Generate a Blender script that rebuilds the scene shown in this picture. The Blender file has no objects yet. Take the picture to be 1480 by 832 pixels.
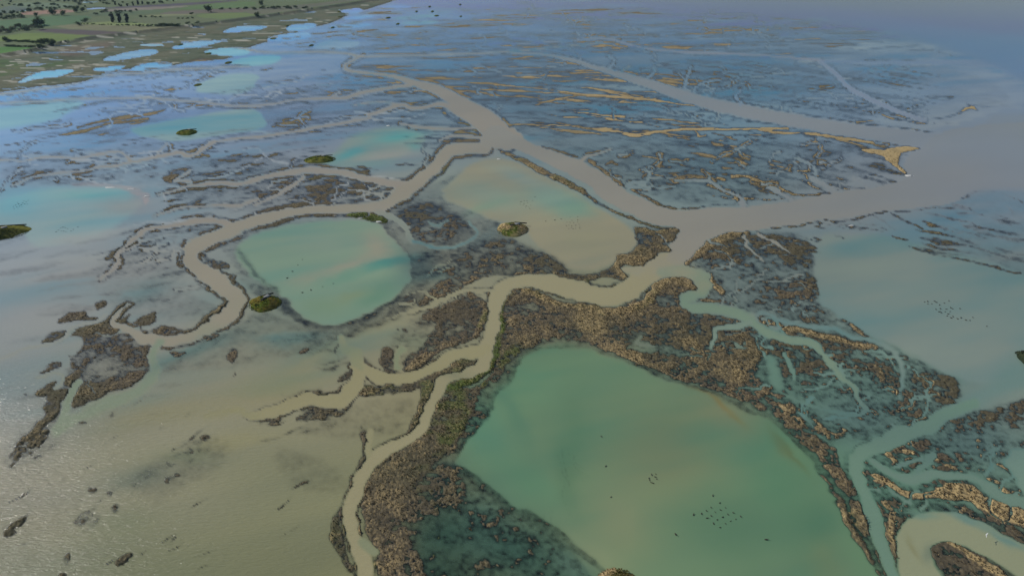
import bpy, math, random
import numpy as np
R = math.radians
# ------------------------------------------------------------------ camera, light, exposure
H, PITCH, F, CX, CY = 120.0, R(28), 987.0, 740.0, 416.0
scn = bpy.context.scene
cam = bpy.data.objects.new('camera', bpy.data.cameras.new('camera'))
scn.collection.objects.link(cam)
cam.location = (0, 0, H); cam.rotation_euler = (math.pi/2-PITCH, 0, 0)
cam.data.sensor_width = 36; cam.data.lens = 36*F/1480
cam.data.clip_start = 1; cam.data.clip_end = 60000
scn.camera = cam
SUN_AZ, SUN_EL = R(-72), R(36)          # azimuth measured clockwise from +Y (view direction)
w = bpy.data.worlds.new('World'); scn.world = w; w.use_nodes = True
nt = w.node_tree; nt.nodes.clear()
sky = nt.nodes.new('ShaderNodeTexSky'); sky.sky_type = 'NISHITA'; sky.sun_disc = False
sky.sun_elevation = SUN_EL; sky.sun_rotation = SUN_AZ; sky.altitude = 100; sky.air_density = 1.0; sky.dust_density = 0.6; sky.ozone_density = 1.5
bg = nt.nodes.new('ShaderNodeBackground'); bg.inputs[1].default_value = 0.09
wo = nt.nodes.new('ShaderNodeOutputWorld')
nt.links.new(sky.outputs[0], bg.inputs[0]); nt.links.new(bg.outputs[0], wo.inputs[0])
sd = bpy.data.lights.new('sun', 'SUN'); sd.energy = 3.6; sd.angle = R(0.6); sd.color = (1, .95, .87)
sun = bpy.data.objects.new('sun', sd); scn.collection.objects.link(sun)
sun.rotation_euler = (math.pi/2-SUN_EL, 0, math.pi-SUN_AZ)
scn.view_settings.view_transform = 'Standard'; scn.view_settings.look = 'None'
scn.view_settings.exposure = 0.06; scn.view_settings.gamma = 1
scn.render.engine = 'CYCLES'; scn.cycles.transparent_max_bounces = 12; scn.cycles.max_bounces = 6
scn.cycles.volume_bounces = 0
#PAINT-BEGIN
rng = np.random.default_rng(7)
def axis(segs):
    out = []
    for a, b, s in segs: out.append(np.arange(a, b, s))
    out.append([segs[-1][1]]); return np.concatenate(out).astype(np.float64)
STEP = globals().get('STEP', 1.2)
XS = axis([(-900, -200, 11), (-200, -20, 3.6), (-20, 1500, STEP), (1500, 1680, 3.6), (1680, 2380, 11)])
YS = axis([(-104, -92, 1.0), (-92, -4, 4), (-4, 845, STEP), (845, 960, 2.6), (960, 1180, 8)])
NX, NY = len(XS), len(YS)
X, Y = np.meshgrid(XS, YS)
def ground(x, y):
    v = (CY-y)/F; yy = math.cos(PITCH)+v*math.sin(PITCH); zz = -math.sin(PITCH)+v*math.cos(PITCH)
    t = H/-zz
    return (x-CX)/F*t, yy*t, t
GX, GY, TT = ground(X, Y)
MPP = TT/F
# ---- noise
def _hash(ix, iy, seed):
    h = (ix.astype(np.uint32)*np.uint32(374761393) + iy.astype(np.uint32)*np.uint32(668265263) + np.uint32(seed*1442695041 & 0xffffffff))
    h = (h ^ (h >> np.uint32(13)))*np.uint32(1274126177)
    h = h ^ (h >> np.uint32(16))
    return (h & np.uint32(0xffff)).astype(np.float32)/65535.0
def vnoise(x, y, seed):
    fx = np.floor(x); fy = np.floor(y); ix = fx.astype(np.int64); iy = fy.astype(np.int64)
    ux = (x-fx); uy = (y-fy); ux = ux*ux*ux*(ux*(ux*6-15)+10); uy = uy*uy*uy*(uy*(uy*6-15)+10)
    a = _hash(ix, iy, seed); b = _hash(ix+1, iy, seed); c = _hash(ix, iy+1, seed); d = _hash(ix+1, iy+1, seed)
    return ((a*(1-ux)+b*ux)*(1-uy)+(c*(1-ux)+d*ux)*uy)*2-1
def fbm(wl, octs, seed, gain=.55, ax=1., ay=1., rot=0.):
    c, s = math.cos(rot), math.sin(rot)
    px = (GX*c+GY*s)/ax; py = (-GX*s+GY*c)/ay
    out = np.zeros_like(GX); amp = 1; tot = 0
    for o in range(octs):
        l = wl/2**o
        fade = np.clip(l*max(ax, ay)/(TT*TT/(F*H)*STEP*1.0+.01)-.6, 0, 1)
        out += vnoise(px/l+17*o, py/l-9*o, seed+o)*amp*fade; tot += amp; amp *= gain
    return out/tot*1.6
NW1 = fbm(16, 4, 1, gain=.72); NW2 = fbm(16, 4, 21, gain=.72)
WA = np.clip(1.7/MPP, 1.2, 8)
XW = X+NW1*WA; YW = Y+NW2*WA*np.clip(H/TT*1.5, .25, 1)
# ---- painter
def chaikin(p, closed, n=2):
    p = np.asarray(p, float)
    for _ in range(n):
        if closed: q = np.roll(p, -1, 0); p = np.stack([p*.75+q*.25, p*.25+q*.75], 1).reshape(-1, p.shape[1])
        else:
            a, b = p[:-1], p[1:]; m = np.stack([a*.75+b*.25, a*.25+b*.75], 1).reshape(-1, p.shape[1])
            p = np.concatenate([p[:1], m[1:-1], p[-1:]])
    return p
def win(x0, x1, y0, y1):
    return slice(np.searchsorted(YS, y0), np.searchsorted(YS, y1)+1), slice(np.searchsorted(XS, x0), np.searchsorted(XS, x1)+1)
def sdist(pts, wrp=True):            # signed distance to polygon, + inside
    m = 14; p = pts
    s = win(p[:, 0].min()-m, p[:, 0].max()+m, p[:, 1].min()-m, p[:, 1].max()+m)
    x = XW[s] if wrp else X[s]; y = YW[s] if wrp else Y[s]
    d2 = np.full(x.shape, 1e9); ins = np.zeros(x.shape, bool)
    n = len(p)
    for i in range(n):
        ax, ay = p[i]; bx, by = p[(i+1) % n]
        dx, dy = bx-ax, by-ay; L = dx*dx+dy*dy+1e-9
        t = np.clip(((x-ax)*dx+(y-ay)*dy)/L, 0, 1)
        d2 = np.minimum(d2, (x-ax-t*dx)**2+(y-ay-t*dy)**2)
        c = (ay > y) != (by > y)
        ins ^= c & (x < dx*(y-ay)/(dy if abs(dy) > 1e-9 else 1e-9)+ax)
    d = np.sqrt(d2)
    return s, np.where(ins, d, -d)
def sstroke(pts, extra=0, wrp=True):        # pts (x, y, width): + inside
    p = pts; m = p[:, 2].max()/2+extra+8
    s = win(p[:, 0].min()-m, p[:, 0].max()+m, p[:, 1].min()-m, p[:, 1].max()+m)
    x = XW[s] if wrp else X[s]; y = YW[s] if wrp else Y[s]
    best = np.full(x.shape, -1e9)
    for i in range(len(p)-1):
        ax, ay, aw = p[i]; bx, by, bw = p[i+1]
        mm = max(aw, bw)/2+extra+8
        # local window
        j0 = np.searchsorted(YS, min(ay, by)-mm)-s[0].start; j1 = np.searchsorted(YS, max(ay, by)+mm)-s[0].start+1
        i0 = np.searchsorted(XS, min(ax, bx)-mm)-s[1].start; i1 = np.searchsorted(XS, max(ax, bx)+mm)-s[1].start+1
        j0 = max(j0, 0); i0 = max(i0, 0)
        xx = x[j0:j1, i0:i1]; yy = y[j0:j1, i0:i1]
        if xx.size == 0: continue
        dx, dy = bx-ax, by-ay; L = dx*dx+dy*dy+1e-9
        t = np.clip(((xx-ax)*dx+(yy-ay)*dy)/L, 0, 1)
        d = (aw+(bw-aw)*t)/2-np.sqrt((xx-ax-t*dx)**2+(yy-ay-t*dy)**2)
        np.maximum(best[j0:j1, i0:i1], d, out=best[j0:j1, i0:i1])
    return s, best
def sm(a, b, v):
    t = np.clip((v-a)/(b-a), 0, 1); return t*t*(3-2*t)
def lin(c):
    c = np.asarray(c, float)/255; return np.where(c < .04045, c/12.92, ((c+.055)/1.055)**2.4)
# fields
E = np.full(X.shape, -.95); NA = np.full(X.shape, .16); TAN = np.zeros(X.shape); GRN = np.zeros(X.shape)
LM = np.zeros(X.shape); LC = np.zeros(X.shape+(3,)); CHM = np.zeros(X.shape)
WID = np.zeros(X.shape, np.int16); LID = np.zeros(X.shape, np.int16)
WC = np.zeros(X.shape+(3,))
gy_ = [0, 140, 280, 420, 560, 700, 832]; gx_ = [0, 211, 423, 634, 846, 1057, 1269, 1480]  # water tints by place; sky reflection is painted into the far blues
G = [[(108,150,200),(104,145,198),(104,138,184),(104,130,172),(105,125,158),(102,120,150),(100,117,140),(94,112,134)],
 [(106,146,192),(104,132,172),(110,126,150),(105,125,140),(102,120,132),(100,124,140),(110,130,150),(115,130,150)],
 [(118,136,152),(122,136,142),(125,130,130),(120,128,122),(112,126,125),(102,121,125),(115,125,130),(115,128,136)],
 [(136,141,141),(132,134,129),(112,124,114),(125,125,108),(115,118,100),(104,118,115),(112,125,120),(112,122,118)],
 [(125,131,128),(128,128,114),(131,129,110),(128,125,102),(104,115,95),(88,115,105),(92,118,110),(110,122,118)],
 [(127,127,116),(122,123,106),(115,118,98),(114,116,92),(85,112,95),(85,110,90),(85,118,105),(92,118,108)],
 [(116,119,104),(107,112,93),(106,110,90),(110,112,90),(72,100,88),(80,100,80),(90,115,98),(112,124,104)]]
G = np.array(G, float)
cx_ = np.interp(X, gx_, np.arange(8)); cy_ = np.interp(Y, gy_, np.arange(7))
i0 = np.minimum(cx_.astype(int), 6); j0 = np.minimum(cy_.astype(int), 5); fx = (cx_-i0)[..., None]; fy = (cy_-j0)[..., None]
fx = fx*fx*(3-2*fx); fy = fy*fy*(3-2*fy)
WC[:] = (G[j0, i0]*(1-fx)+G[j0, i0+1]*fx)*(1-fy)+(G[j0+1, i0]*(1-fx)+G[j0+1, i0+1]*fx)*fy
del cx_, cy_, i0, j0, fx, fy
def mix(arr, s, w_, val):
    if arr.ndim == 3: arr[s] = arr[s]*(1-w_[..., None])+np.asarray(val, float)*w_[..., None]
    else: arr[s] = arr[s]*(1-w_)+val*w_
def T(r, c, pts): return [((c*370+p[0]/4), (r*208+p[1]/4))+tuple(q/4 for q in p[2:]) for p in pts]
def poly(pts, e=None, f=3, na=None, tan=None, grn=None, wc=None, wcf=None, lc=None, wid=None, lid=None, smooth=2, wrp=True, k=1.):
    p = chaikin(pts, True, smooth)[:, :2]
    s, d = sdist(p, wrp); w_ = sm(-f/2, f/2, d)*k
    if e is not None: mix(E, s, w_, e)
    if na is not None: mix(NA, s, w_, na)
    if tan is not None: mix(TAN, s, w_, tan)
    if grn is not None: mix(GRN, s, w_, grn)
    if wid == 55: wc = (92,119,98)
    if wc is not None:
        w2 = w_ if wcf is None else sm(-wcf/2, wcf/2, d)*k
        mix(WC, s, w2, wc)
    if lc is not None: mix(LC, s, w_, lc); mix(LM, s, w_, 1.)
    if wid is not None: WID[s] = np.where(d > 0, wid, WID[s])
    if lid is not None: LID[s] = np.where(d > 0, lid, LID[s])
def blob(x, y, rx, ry, ang, e=None, wc=None, k=1., tan=None, grn=None, na=None, p=1.):
    r = max(rx, ry)*1.6; s = win(x-r, x+r, y-r, y+r); a = R(ang)
    dx = XW[s]-x; dy = YW[s]-y; u = (dx*math.cos(a)-dy*math.sin(a))/rx; v = (dx*math.sin(a)+dy*math.cos(a))/ry
    w_ = np.exp(-((u*u+v*v)*1.2)**p)*k
    w_ = np.where(w_ < .01, 0, w_)
    for A, q in ((E, e), (WC, wc), (TAN, tan), (GRN, grn), (NA, na)):
        if q is not None: mix(A, s, w_, q)
def bank(pts, wid_, e=.15, f=3, na=.3, tan=.2, grn=0., wrp=True, up=False):
    p = chaikin([(q[0], q[1], wid_ if len(q) < 3 else q[2]) for q in pts], False)
    s, d = sstroke(p, f, wrp); w_ = sm(-f/2, f/2, d)
    if up: w_ = np.where(E[s] > e, 0, w_)
    mix(E, s, w_, e); mix(NA, s, w_, na); mix(TAN, s, w_, tan); mix(GRN, s, w_, grn)
TAUPE = (135,129,117)
CHS = []
def chan(pts, lev=0, lf=3, e=.02, na=.3, tan=.1, grn=0., wc=TAUPE, depth=-1.4, f=2.6, k=1.):
    p = np.array([(q[0], q[1], q[2]) for q in pts], float); p = chaikin(p, False)
    if lev:
        q = p.copy(); q[:, 2] += 2*lev
        s, d = sstroke(q, lf); w_ = sm(-lf, lf*.6, d)*k
        w_ = np.where(E[s] > e, 0, w_)
        mix(E, s, w_, e); mix(NA, s, w_, na); mix(TAN, s, w_, tan); mix(GRN, s, w_, grn)
    CHS.append((p, wc, depth, f))
def carve():
    for p, wc, depth, f in CHS:
        s, d = sstroke(p, f+2); w_ = sm(-f/2, f/2, d)
        mix(E, s, w_, depth); mix(NA, s, w_, .05)
        if wc is not None: mix(WC, s, sm(-f*.8, f, d), wc)
        CHM[s] = np.maximum(CHM[s], w_)
    CHS.clear()
#TRACE
# ================= broad zones of submerged marsh (dark, just under the surface)
def zone(pts, e=-.2, f=14, na=.24, k=1., **kw): poly(pts, e=e, f=f, na=na, k=k, **kw)
zone([(560,300),(640,255),(700,240),(720,330),(760,345),(700,390),(620,440),(560,470),(470,475),(380,450),(330,380),(300,340),(400,320),(560,330)], -.3, na=.2)
zone([(0,225),(200,200),(330,230),(360,260),(230,268),(0,275)], -.3, na=.22)
zone([(240,240),(380,215),(560,255),(540,300),(420,320),(300,300),(230,285)], -.26, na=.24)
zone([(60,190),(260,150),(520,110),(620,135),(690,185),(600,200),(520,180),(360,210),(200,215)], -.34, na=.24)
zone([(500,85),(700,60),(1000,90),(1300,180),(1200,175),(900,110),(760,125),(840,170),(1000,195),(1180,205),(1310,215),(1300,250),(1120,285),(1000,300),(900,270),(800,215),(715,180),(640,120),(520,100)], -.36, na=.26)
zone([(430,0),(900,0),(1000,30),(1200,60),(1450,110),(1470,170),(1300,178),(1000,120),(800,80),(540,80),(380,60)], -.42, na=.2)
zone([(830,215),(900,205),(1100,200),(1250,210),(1300,250),(1100,285),(1000,298),(900,270)], -.28, na=.32)
zone([(1000,345),(1110,330),(1180,345),(1180,440),(1300,505),(1400,552),(1370,600),(1230,640),(1180,660),(1110,600),(1000,540),(940,500),(1000,420)], -.15, na=.32)
zone([(1210,640),(1400,590),(1520,560),(1520,860),(1290,860),(1230,740)], -.08, na=.36)
zone([(600,690),(655,680),(760,735),(830,790),(870,860),(600,860)], -.14, f=10, na=.25)
zone([(1380,200),(1520,190),(1520,420),(1380,360),(1330,300)], -.55, na=.2)
zone([(1010,60),(1150,70),(1350,150),(1300,175),(1150,150),(1000,110)], -.4, na=.2)
zone([(90,520),(180,490),(210,520),(150,590),(90,600)], -.2, f=14)
zone([(370,440),(470,480),(560,455),(520,490),(400,520),(300,540),(230,545),(270,500),(340,470)], -.3, f=18, na=.18)
zone([(170,690),(300,620),(350,650),(240,740),(190,720)], -.38, f=26, na=.2)
zone([(380,640),(480,660),(520,700),(480,720),(400,700)], -.42, f=26, na=.14)
zone([(560,480),(640,440),(650,500),(600,530),(560,520)], -.3, f=16)
zone([(440,600),(600,560),(600,620),(500,640),(430,640)], -.4, f=16, na=.2)
zone([(150,355),(240,330),(260,400),(330,460),(200,470),(120,420)], -.42, f=24, na=.18)
zone([(0,640),(60,600),(120,560),(100,640),(40,680),(0,690)], -.4, f=20, na=.2)
# ================= salt meadow and fields, top left
MEAD = (84,92,70)
poly([(-900,-108),(760,-108),(640,-30),(590,-6),(550,8),(500,22),(480,34),(440,42),(420,52),(380,62),(355,70),(330,88),(290,84),(250,96),(215,102),(190,98),(150,108),(120,120),(60,124),(0,134),(-200,160),(-900,300)], e=.3, f=5, na=.2, lc=MEAD, lid=1)
WALL = [(-900,300),(-300,132),(0,82),(50,73),(82,64),(140,54),(187,49),(275,38),(370,26),(445,15),(545,0),(620,-20),(700,-50),(900,-108)]
poly([(-900,-108)]+WALL, e=1.2, f=1.5, na=.05, lc=(88,100,66), smooth=1, wrp=False, lid=2)
FIELDS = [
 (T(0,0,[(-800,330),(0,275),(200,280),(180,295),(0,318),(-800,430)]), (70,112,48)),
 (T(0,0,[(-600,250),(0,218),(180,192),(420,207),(570,212),(330,250),(240,262),(0,240)]), (98,116,58)),
 (T(0,0,[(190,184),(260,170),(750,192),(700,203),(570,212),(420,205)]), (82,74,72)),
 (T(0,0,[(275,166),(460,142),(900,160),(1020,165),(760,193)]), (110,110,80)),
 (T(0,0,[(-600,160),(0,128),(300,95),(560,95),(460,140),(270,160),(0,188),(-600,230)]), (76,104,68)),
 (T(0,0,[(110,78),(280,62),(430,60),(430,80),(130,95)]), (138,112,96)),
 (T(0,0,[(460,138),(700,130),(900,150),(880,158),(470,148)]), (118,130,78)),
 (T(0,0,[(740,128),(800,105),(1130,105),(1300,120),(1100,150),(900,150)]), (92,100,70)),
 (T(0,0,[(780,102),(900,90),(1130,85),(1130,98)]), (112,116,82)),
 (T(0,0,[(1130,105),(1150,86),(1480,78),(1480,98),(1300,118)]), (96,112,66)),
 (T(0,0,[(1000,70),(1480,48),(1480,74),(1150,84),(900,90)]), (98,92,80)),
 (T(0,0,[(1000,66),(1100,40),(1480,8),(1480,46)]), (86,108,64)),
 (T(0,0,[(560,70),(700,52),(1100,38),(1060,48),(700,75)]), (120,112,100)),
 (T(0,0,[(560,60),(620,48),(1000,28),(1400,2),(1400,6),(1080,38),(700,52)]), (80,74,80)),
 (T(0,0,[(480,95),(560,75),(900,62),(1000,70),(760,92),(640,100)]), (82,98,68)),
 (T(0,0,[(850,10),(1060,0),(1060,6),(860,18)]), (98,116,80)),
 (T(0,0,[(0,50),(120,30),(200,50),(0,95)]), (84,98,84)),
 (T(0,0,[(40,35),(180,15),(420,25),(430,50),(200,55)]), (96,112,84)),
 (T(0,1,[(0,8),(300,-8),(560,-14),(300,20),(0,48)]), (92,104,72)),
 (T(0,1,[(-100,62),(300,30),(560,-2),(640,-4),(300,56),(0,96)]), (96,98,80)),
 ([(-60,-30),(120,-36),(140,-10),(-60,0)], (90,104,80)), ([(140,-40),(340,-46),(400,-22),(150,-6)], (110,104,90)),
 ([(-300,-5),(-70,-22),(-60,10),(-300,40)], (84,108,66)), ([(-320,60),(-70,42),(-10,58),(-300,95)], (112,108,82)),
 ([(330,-60),(560,-66),(560,-40),(380,-30)], (80,100,70)), ([(-700,0),(-330,-30),(-330,60),(-700,120)], (100,112,76))]
for i, (p, c) in enumerate(FIELDS): poly(p, lc=c, f=.8, smooth=1, wrp=False, lid=10+i)
poly(T(0,0,[(0,330),(-300,370),(-300,480),(0,445),(200,400),(380,375),(500,350),(330,360),(150,385)]), lc=(70,92,48), f=6)
poly(T(0,0,[(300,290),(560,250),(700,240),(560,300),(380,340)]), lc=(92,82,68), f=8)
poly(T(0,0,[(760,230),(1100,160),(1300,140),(1200,200),(900,235)]), lc=(88,92,68), f=6)
bank(WALL, 2.6, e=2.6, f=2.2, na=.05, tan=0., wrp=False)
s_, d_ = sstroke(chaikin([(a, b+1.3, 1.6) for a, b in WALL], False), 2, False); mix(LC, s_, sm(-.8, .8, d_), (58,62,48)); mix(LM, s_, sm(-.8, .8, d_), 1.)
# small inland waters; sky-reflection blue is painted into their colour
def pond(pts, wc, wid, e=-1.0, f=3, wcf=None, smooth=2, **kw):
    poly(pts, e=e, f=f, na=.04, wc=wc, wid=wid, wcf=wcf, smooth=smooth, **kw)
    p = chaikin(pts, True, smooth)[:, :2]; s, d = sdist(p); LM[s] *= 1-sm(-.5, .8, d)
BL = (118,160,205)
pond(T(0,0,[(80,66),(130,58),(200,54),(205,58),(130,68)]), (140,165,190), 31, f=1.5)
pond(T(0,0,[(485,52),(560,42),(640,44),(600,54),(500,58)]), (100,140,200), 32, f=1.5)
pond(T(0,0,[(430,14),(560,8),(585,14),(440,20)]), (130,165,185), 33, f=1.5)
pond(T(0,0,[(90,478),(180,430),(260,408),(440,398),(400,430),(330,445),(250,452),(130,482)]), (128,172,215), 34)
pond(T(0,0,[(575,347),(700,310),(800,288),(910,283),(925,310),(800,335),(640,356)]), (104,145,180), 35)
pond(T(0,0,[(745,407),(800,375),(900,357),(1005,357),(990,388),(860,412)]), (112,158,215), 36)
pond(T(0,0,[(975,278),(1100,240),(1270,230),(1285,245),(1150,277),(1020,286)]), (118,160,205), 37)
pond(T(0,0,[(500,400),(640,382),(745,376),(700,402),(600,417)]), (122,165,215), 38)
pond(T(0,0,[(1275,188),(1350,154),(1480,148),(1560,152),(1500,178),(1320,192)]), (110,155,205), 39)
pond(T(0,0,[(1160,298),(1280,278),(1420,274),(1460,298),(1400,326),(1240,323)]), (110,160,180), 40)
pond(T(0,0,[(780,259),(900,251),(970,260),(860,271)]), (135,175,215), 41, f=1.5)
pond(T(0,0,[(1310,365),(1400,335),(1480,318),(1610,318),(1635,340),(1580,370),(1480,382),(1380,380)]), (104,155,170), 42)
pond(T(0,0,[(1105,525),(1180,462),(1330,425),(1480,428),(1500,450),(1450,540),(1250,548)]), (122,150,155), 43, f=5, e=-.8)
pond(T(0,0,[(-300,680),(0,622),(200,590),(400,580),(500,592),(420,640),(300,705),(0,752),(-300,800)]), (110,155,170), 44, f=8, e=-.8)
pond([(180,186),(230,178),(280,168),(330,160),(368,156),(384,172),(386,184),(360,190),(300,198),(250,206),(215,200)], (120,145,145), 45, f=5, e=-.8)
for q, c in (([(50,228),(160,193),(345,188),(300,228),(100,244)],(110,150,195)), ([(160,175),(200,140),(370,133),(335,162),(230,184)],(112,155,205)), ([(400,160),(500,140),(700,133),(640,157),(450,168)],(110,150,190)),
          ([(470,65),(560,48),(620,50),(610,78),(540,84)],(108,150,205)), ([(470,110),(640,88),(710,95),(560,118)],(112,155,205)), ([(310,278),(420,225),(590,228),(595,272),(420,292)],(116,142,165)),
          ([(760,110),(880,85),(1060,80),(1000,110),(860,120)],(104,135,160)), ([(820,142),(880,122),(1090,118),(1000,145)],(104,140,165)), ([(700,40),(860,30),(920,50),(780,60)],(100,140,200)), ([(960,70),(1100,40),(1200,50),(1060,90)],(108,130,160))):
    pond(T(0,1,q), c, 46, f=3)
# ================= main hunting ponds
pond([(455,235),(480,222),(500,200),(540,186),(585,183),(612,193),(614,206),(585,222),(560,240),(510,245)], (120,135,128), 51, f=5, wcf=10)
blob(575,198,42,9,8, wc=(84,140,138), k=1.); blob(505,222,26,7,20, wc=(84,138,138), k=1.); blob(560,225,40,9,10, wc=(132,134,128), k=.9); blob(600,212,12,6,0,wc=(84,138,136),k=.6)
pond([(-300,300),(-60,300),(0,294),(30,282),(60,273),(115,268),(170,268),(202,275),(206,288),(195,308),(165,330),(110,350),(60,360),(40,350),(34,330),(0,326),(-60,340),(-300,380)], (128,150,150), 52, f=5, wcf=10)
blob(20,292,60,22,8, wc=(98,150,160), k=.9); blob(130,282,60,9,3, wc=(100,150,148), k=.8); blob(105,320,50,9,10, wc=(118,146,145), k=.6); blob(110,345,70,10,10, wc=(142,146,142), k=.8)
poly([(330,362),(352,345),(390,328),(440,320),(500,317),(548,320),(572,338),(592,362),(602,388),(598,408),(570,442),(530,464),(492,474),(450,470),(418,448),(400,430),(370,402)], e=-.16, f=9, na=.12, tan=.0)
pond([(330,362),(352,343),(392,329),(450,322),(505,318),(545,322),(562,338),(588,368),(595,390),(588,410),(562,436),(528,458),(490,469),(455,466),(425,446),(398,424),(362,396)], (112,135,118), 53, f=5, wcf=8)
blob(470,350,70,22,-5, wc=(117,136,121), k=.9); blob(545,358,26,26,0, wc=(134,134,118), k=.95); blob(500,385,50,9,20, wc=(134,134,118), k=.9); blob(440,404,40,8,8, wc=(130,134,116), k=.8)
blob(562,380,46,9,14, wc=(74,124,116), k=1., p=1.5); blob(500,402,40,7,14, wc=(96,130,114), k=.9); blob(545,425,38,18,30, wc=(92,126,108), k=.9); blob(470,440,35,16,0, wc=(108,132,110), k=.8); blob(510,425,25,10,20, wc=(114,130,104), k=.7)
pond([(634,283),(655,262),(672,245),(690,234),(712,228),(745,234),(790,256),(828,277),(856,295),(885,311),(910,329),(924,345),(915,362),(890,372),(868,388),(842,392),(805,378),(775,355),(765,335),(742,322),(716,318),(690,305)], (130,128,110), 54, f=6, wcf=8)
blob(715,285,75,22,-12, wc=(118,134,122), k=.85); blob(805,290,55,22,-18, wc=(106,132,124), k=.95,p=1.6); blob(750,255,50,12,-20, wc=(120,134,126), k=.8); blob(830,302,34,14,0, wc=(98,130,118), k=.8); blob(840,350,55,30,0, wc=(128,128,108), k=.9); blob(705,298,40,7,20, wc=(104,134,118), k=.5)
PBIG = [(640,900),(885,845),(868,815),(830,788),(760,742),(700,708),(652,684),(660,655),(688,618),(720,568),(750,520),(768,502),(800,495),(835,500),(880,515),(960,546),(1050,580),(1110,602),(1150,628),(1182,668),(1215,715),(1248,772),(1285,845),(1340,960),(1000,1000)]
poly([(a+(a-960)*.03, b+(b-690)*.03) for a, b in PBIG], e=-.22, f=12, na=.12, tan=0)
pond([(890,900),(885,836),(862,812),(828,786),(760,740),(700,706),(658,682),(664,655),(692,618),(724,568),(752,522),(770,504),(800,498),(835,503),(880,518),(960,549),(1050,583),(1110,606),(1147,631),(1178,670),(1211,717),(1244,774),(1280,845),(1320,920)], (92,118,94), 55, f=9, wcf=15, smooth=1)
for a in ((700,620,40,80,25,(78,118,102),.9),(760,560,70,45,20,(92,126,102),.7),(745,600,14,60,20,(72,110,96),.5),(830,640,25,80,0,(80,112,92),.6),(960,650,90,80,0,(108,117,94),.95),(900,760,70,70,0,(114,124,100),.8),
          (1060,600,80,30,-25,(112,116,94),.7),(1130,700,60,90,-10,(78,115,95),.9),(1060,760,90,50,0,(77,109,92),.9),(1180,750,50,60,0,(76,110,92),.9),(1140,640,50,20,-40,(92,120,94),.7),(1240,800,20,60,20,(90,122,98),.6),(1190,815,30,40,0,(100,116,92),.6),
          (770,700,60,26,-25,(80,118,98),.7),(860,800,60,20,-30,(116,128,104),.7),(820,690,16,50,15,(76,106,88),.5)): blob(a[0],a[1],a[2],a[3],a[4],wc=a[5],k=a[6])
for x_, y_, dx_, L_ in ((806,655,22,46),(812,650,20,60),(822,650,24,44),(828,652,20,38),(834,655,18,34),(800,740,4,40),(790,735,2,34),(818,700,8,50)):
    bank([(x_, y_, 1.2), (x_+dx_*.4, y_+L_*.5, 1.8), (x_+dx_, y_+L_, 1.)], 1.2, e=-.42, f=2.2, na=.1, tan=0)
for x_, y_, dx_, L_ in ((900,715,14,24),(915,712,14,28),(930,720,12,20),(1080,640,6,18),(1088,650,8,20),(1075,625,6,20)):
    bank([(x_, y_, 1.), (x_+dx_*.5, y_+L_*.5, 1.4), (x_+dx_, y_+L_, .8)], 1.2, e=-.6, f=2.2, na=.1, tan=0)
bank(T(2,2,[(1060,560,20),(1120,610,26),(1220,640,30),(1300,700,34),(1400,760,40)]), 6, e=-.9, f=14, na=.03); 
for a in ((1010,568,22,4,-22,(112,98,68),.5),(1035,583,20,4,-32,(118,100,66),.55),(1062,602,20,4,-38,(112,106,74),.5),(1130,640,8,30,38,(92,90,66),.35),(1150,660,30,4,-52,(84,96,72),.5)): blob(a[0],a[1],a[2],a[3],a[4],wc=a[5],k=a[6])
pond([(1178,338),(1230,338),(1300,345),(1380,366),(1480,394),(1560,415),(1560,590),(1480,565),(1400,553),(1300,506),(1195,448),(1180,430)], (113,127,122), 56, f=7, wcf=10, smooth=1)
# ================= emergent marsh polygons
def em(pts, e=.12, f=4, na=.26, tan=.15, grn=.05, **kw): poly(pts, e=e, f=f, na=na, tan=tan, grn=grn, **kw)
m20 = lambda p, **k: em(T(2,0,p), **k)
m20([(300,200),(340,160),(430,120),(510,125),(500,150),(580,170),(570,185),(420,195),(310,215)])
m20([(560,205),(600,195),(680,120),(700,140),(640,200),(620,235),(680,265),(760,255),(755,310),(800,330),(885,325),(850,400),(885,440),(870,480),(780,560),(650,610),(540,680),(400,715),(430,640),(480,600),(360,570),(360,520),(430,490),(400,400),(450,370),(480,310),(480,290),(390,285),(430,240),(520,215)])
em(T(2,0,[(420,380),(560,330),(700,380),(680,480),(560,560),(480,610),(430,560),(440,480)]), e=-.08, f=14, tan=.05)
for q in ([(250,270),(300,235),(400,240),(380,275),(330,300),(200,325)], [(680,220),(700,190),(760,145),(750,180),(720,215)], [(745,215),(830,180),(935,140),(920,190),(830,235)], [(820,280),(900,230),(990,205),(1020,240),(1200,210),(1130,245),(1000,275),(870,280)],
          [(530,95),(600,60),(610,100),(570,125)], [(200,500),(300,420),(375,415),(350,460),(280,490)], [(200,610),(330,535),(320,590),(410,600),(410,630),(350,680),(330,740),(250,800),(220,832),(120,880),(80,980),(40,1010),(100,920),(160,832),(260,740),(250,680),(300,640),(210,640)],
          [(1150,330),(1180,300),(1250,275),(1230,305)], [(1300,380),(1360,340),(1380,380),(1370,420),(1340,430)], [(1350,520),(1390,465),(1380,510)], [(400,805),(450,765),(515,765),(450,800)], [(100,640),(160,615),(150,630)], [(400,105),(440,95),(430,108)],
          [(680,665),(720,650),(690,672)], [(1000,395),(960,360),(1080,360),(1060,395),(1020,412)], [(390,380),(460,375),(440,400)]): m20(q)
m30 = lambda p, **k: em(T(3,0,p), **dict(k, e=-.08, na=.62, f=6))
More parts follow.
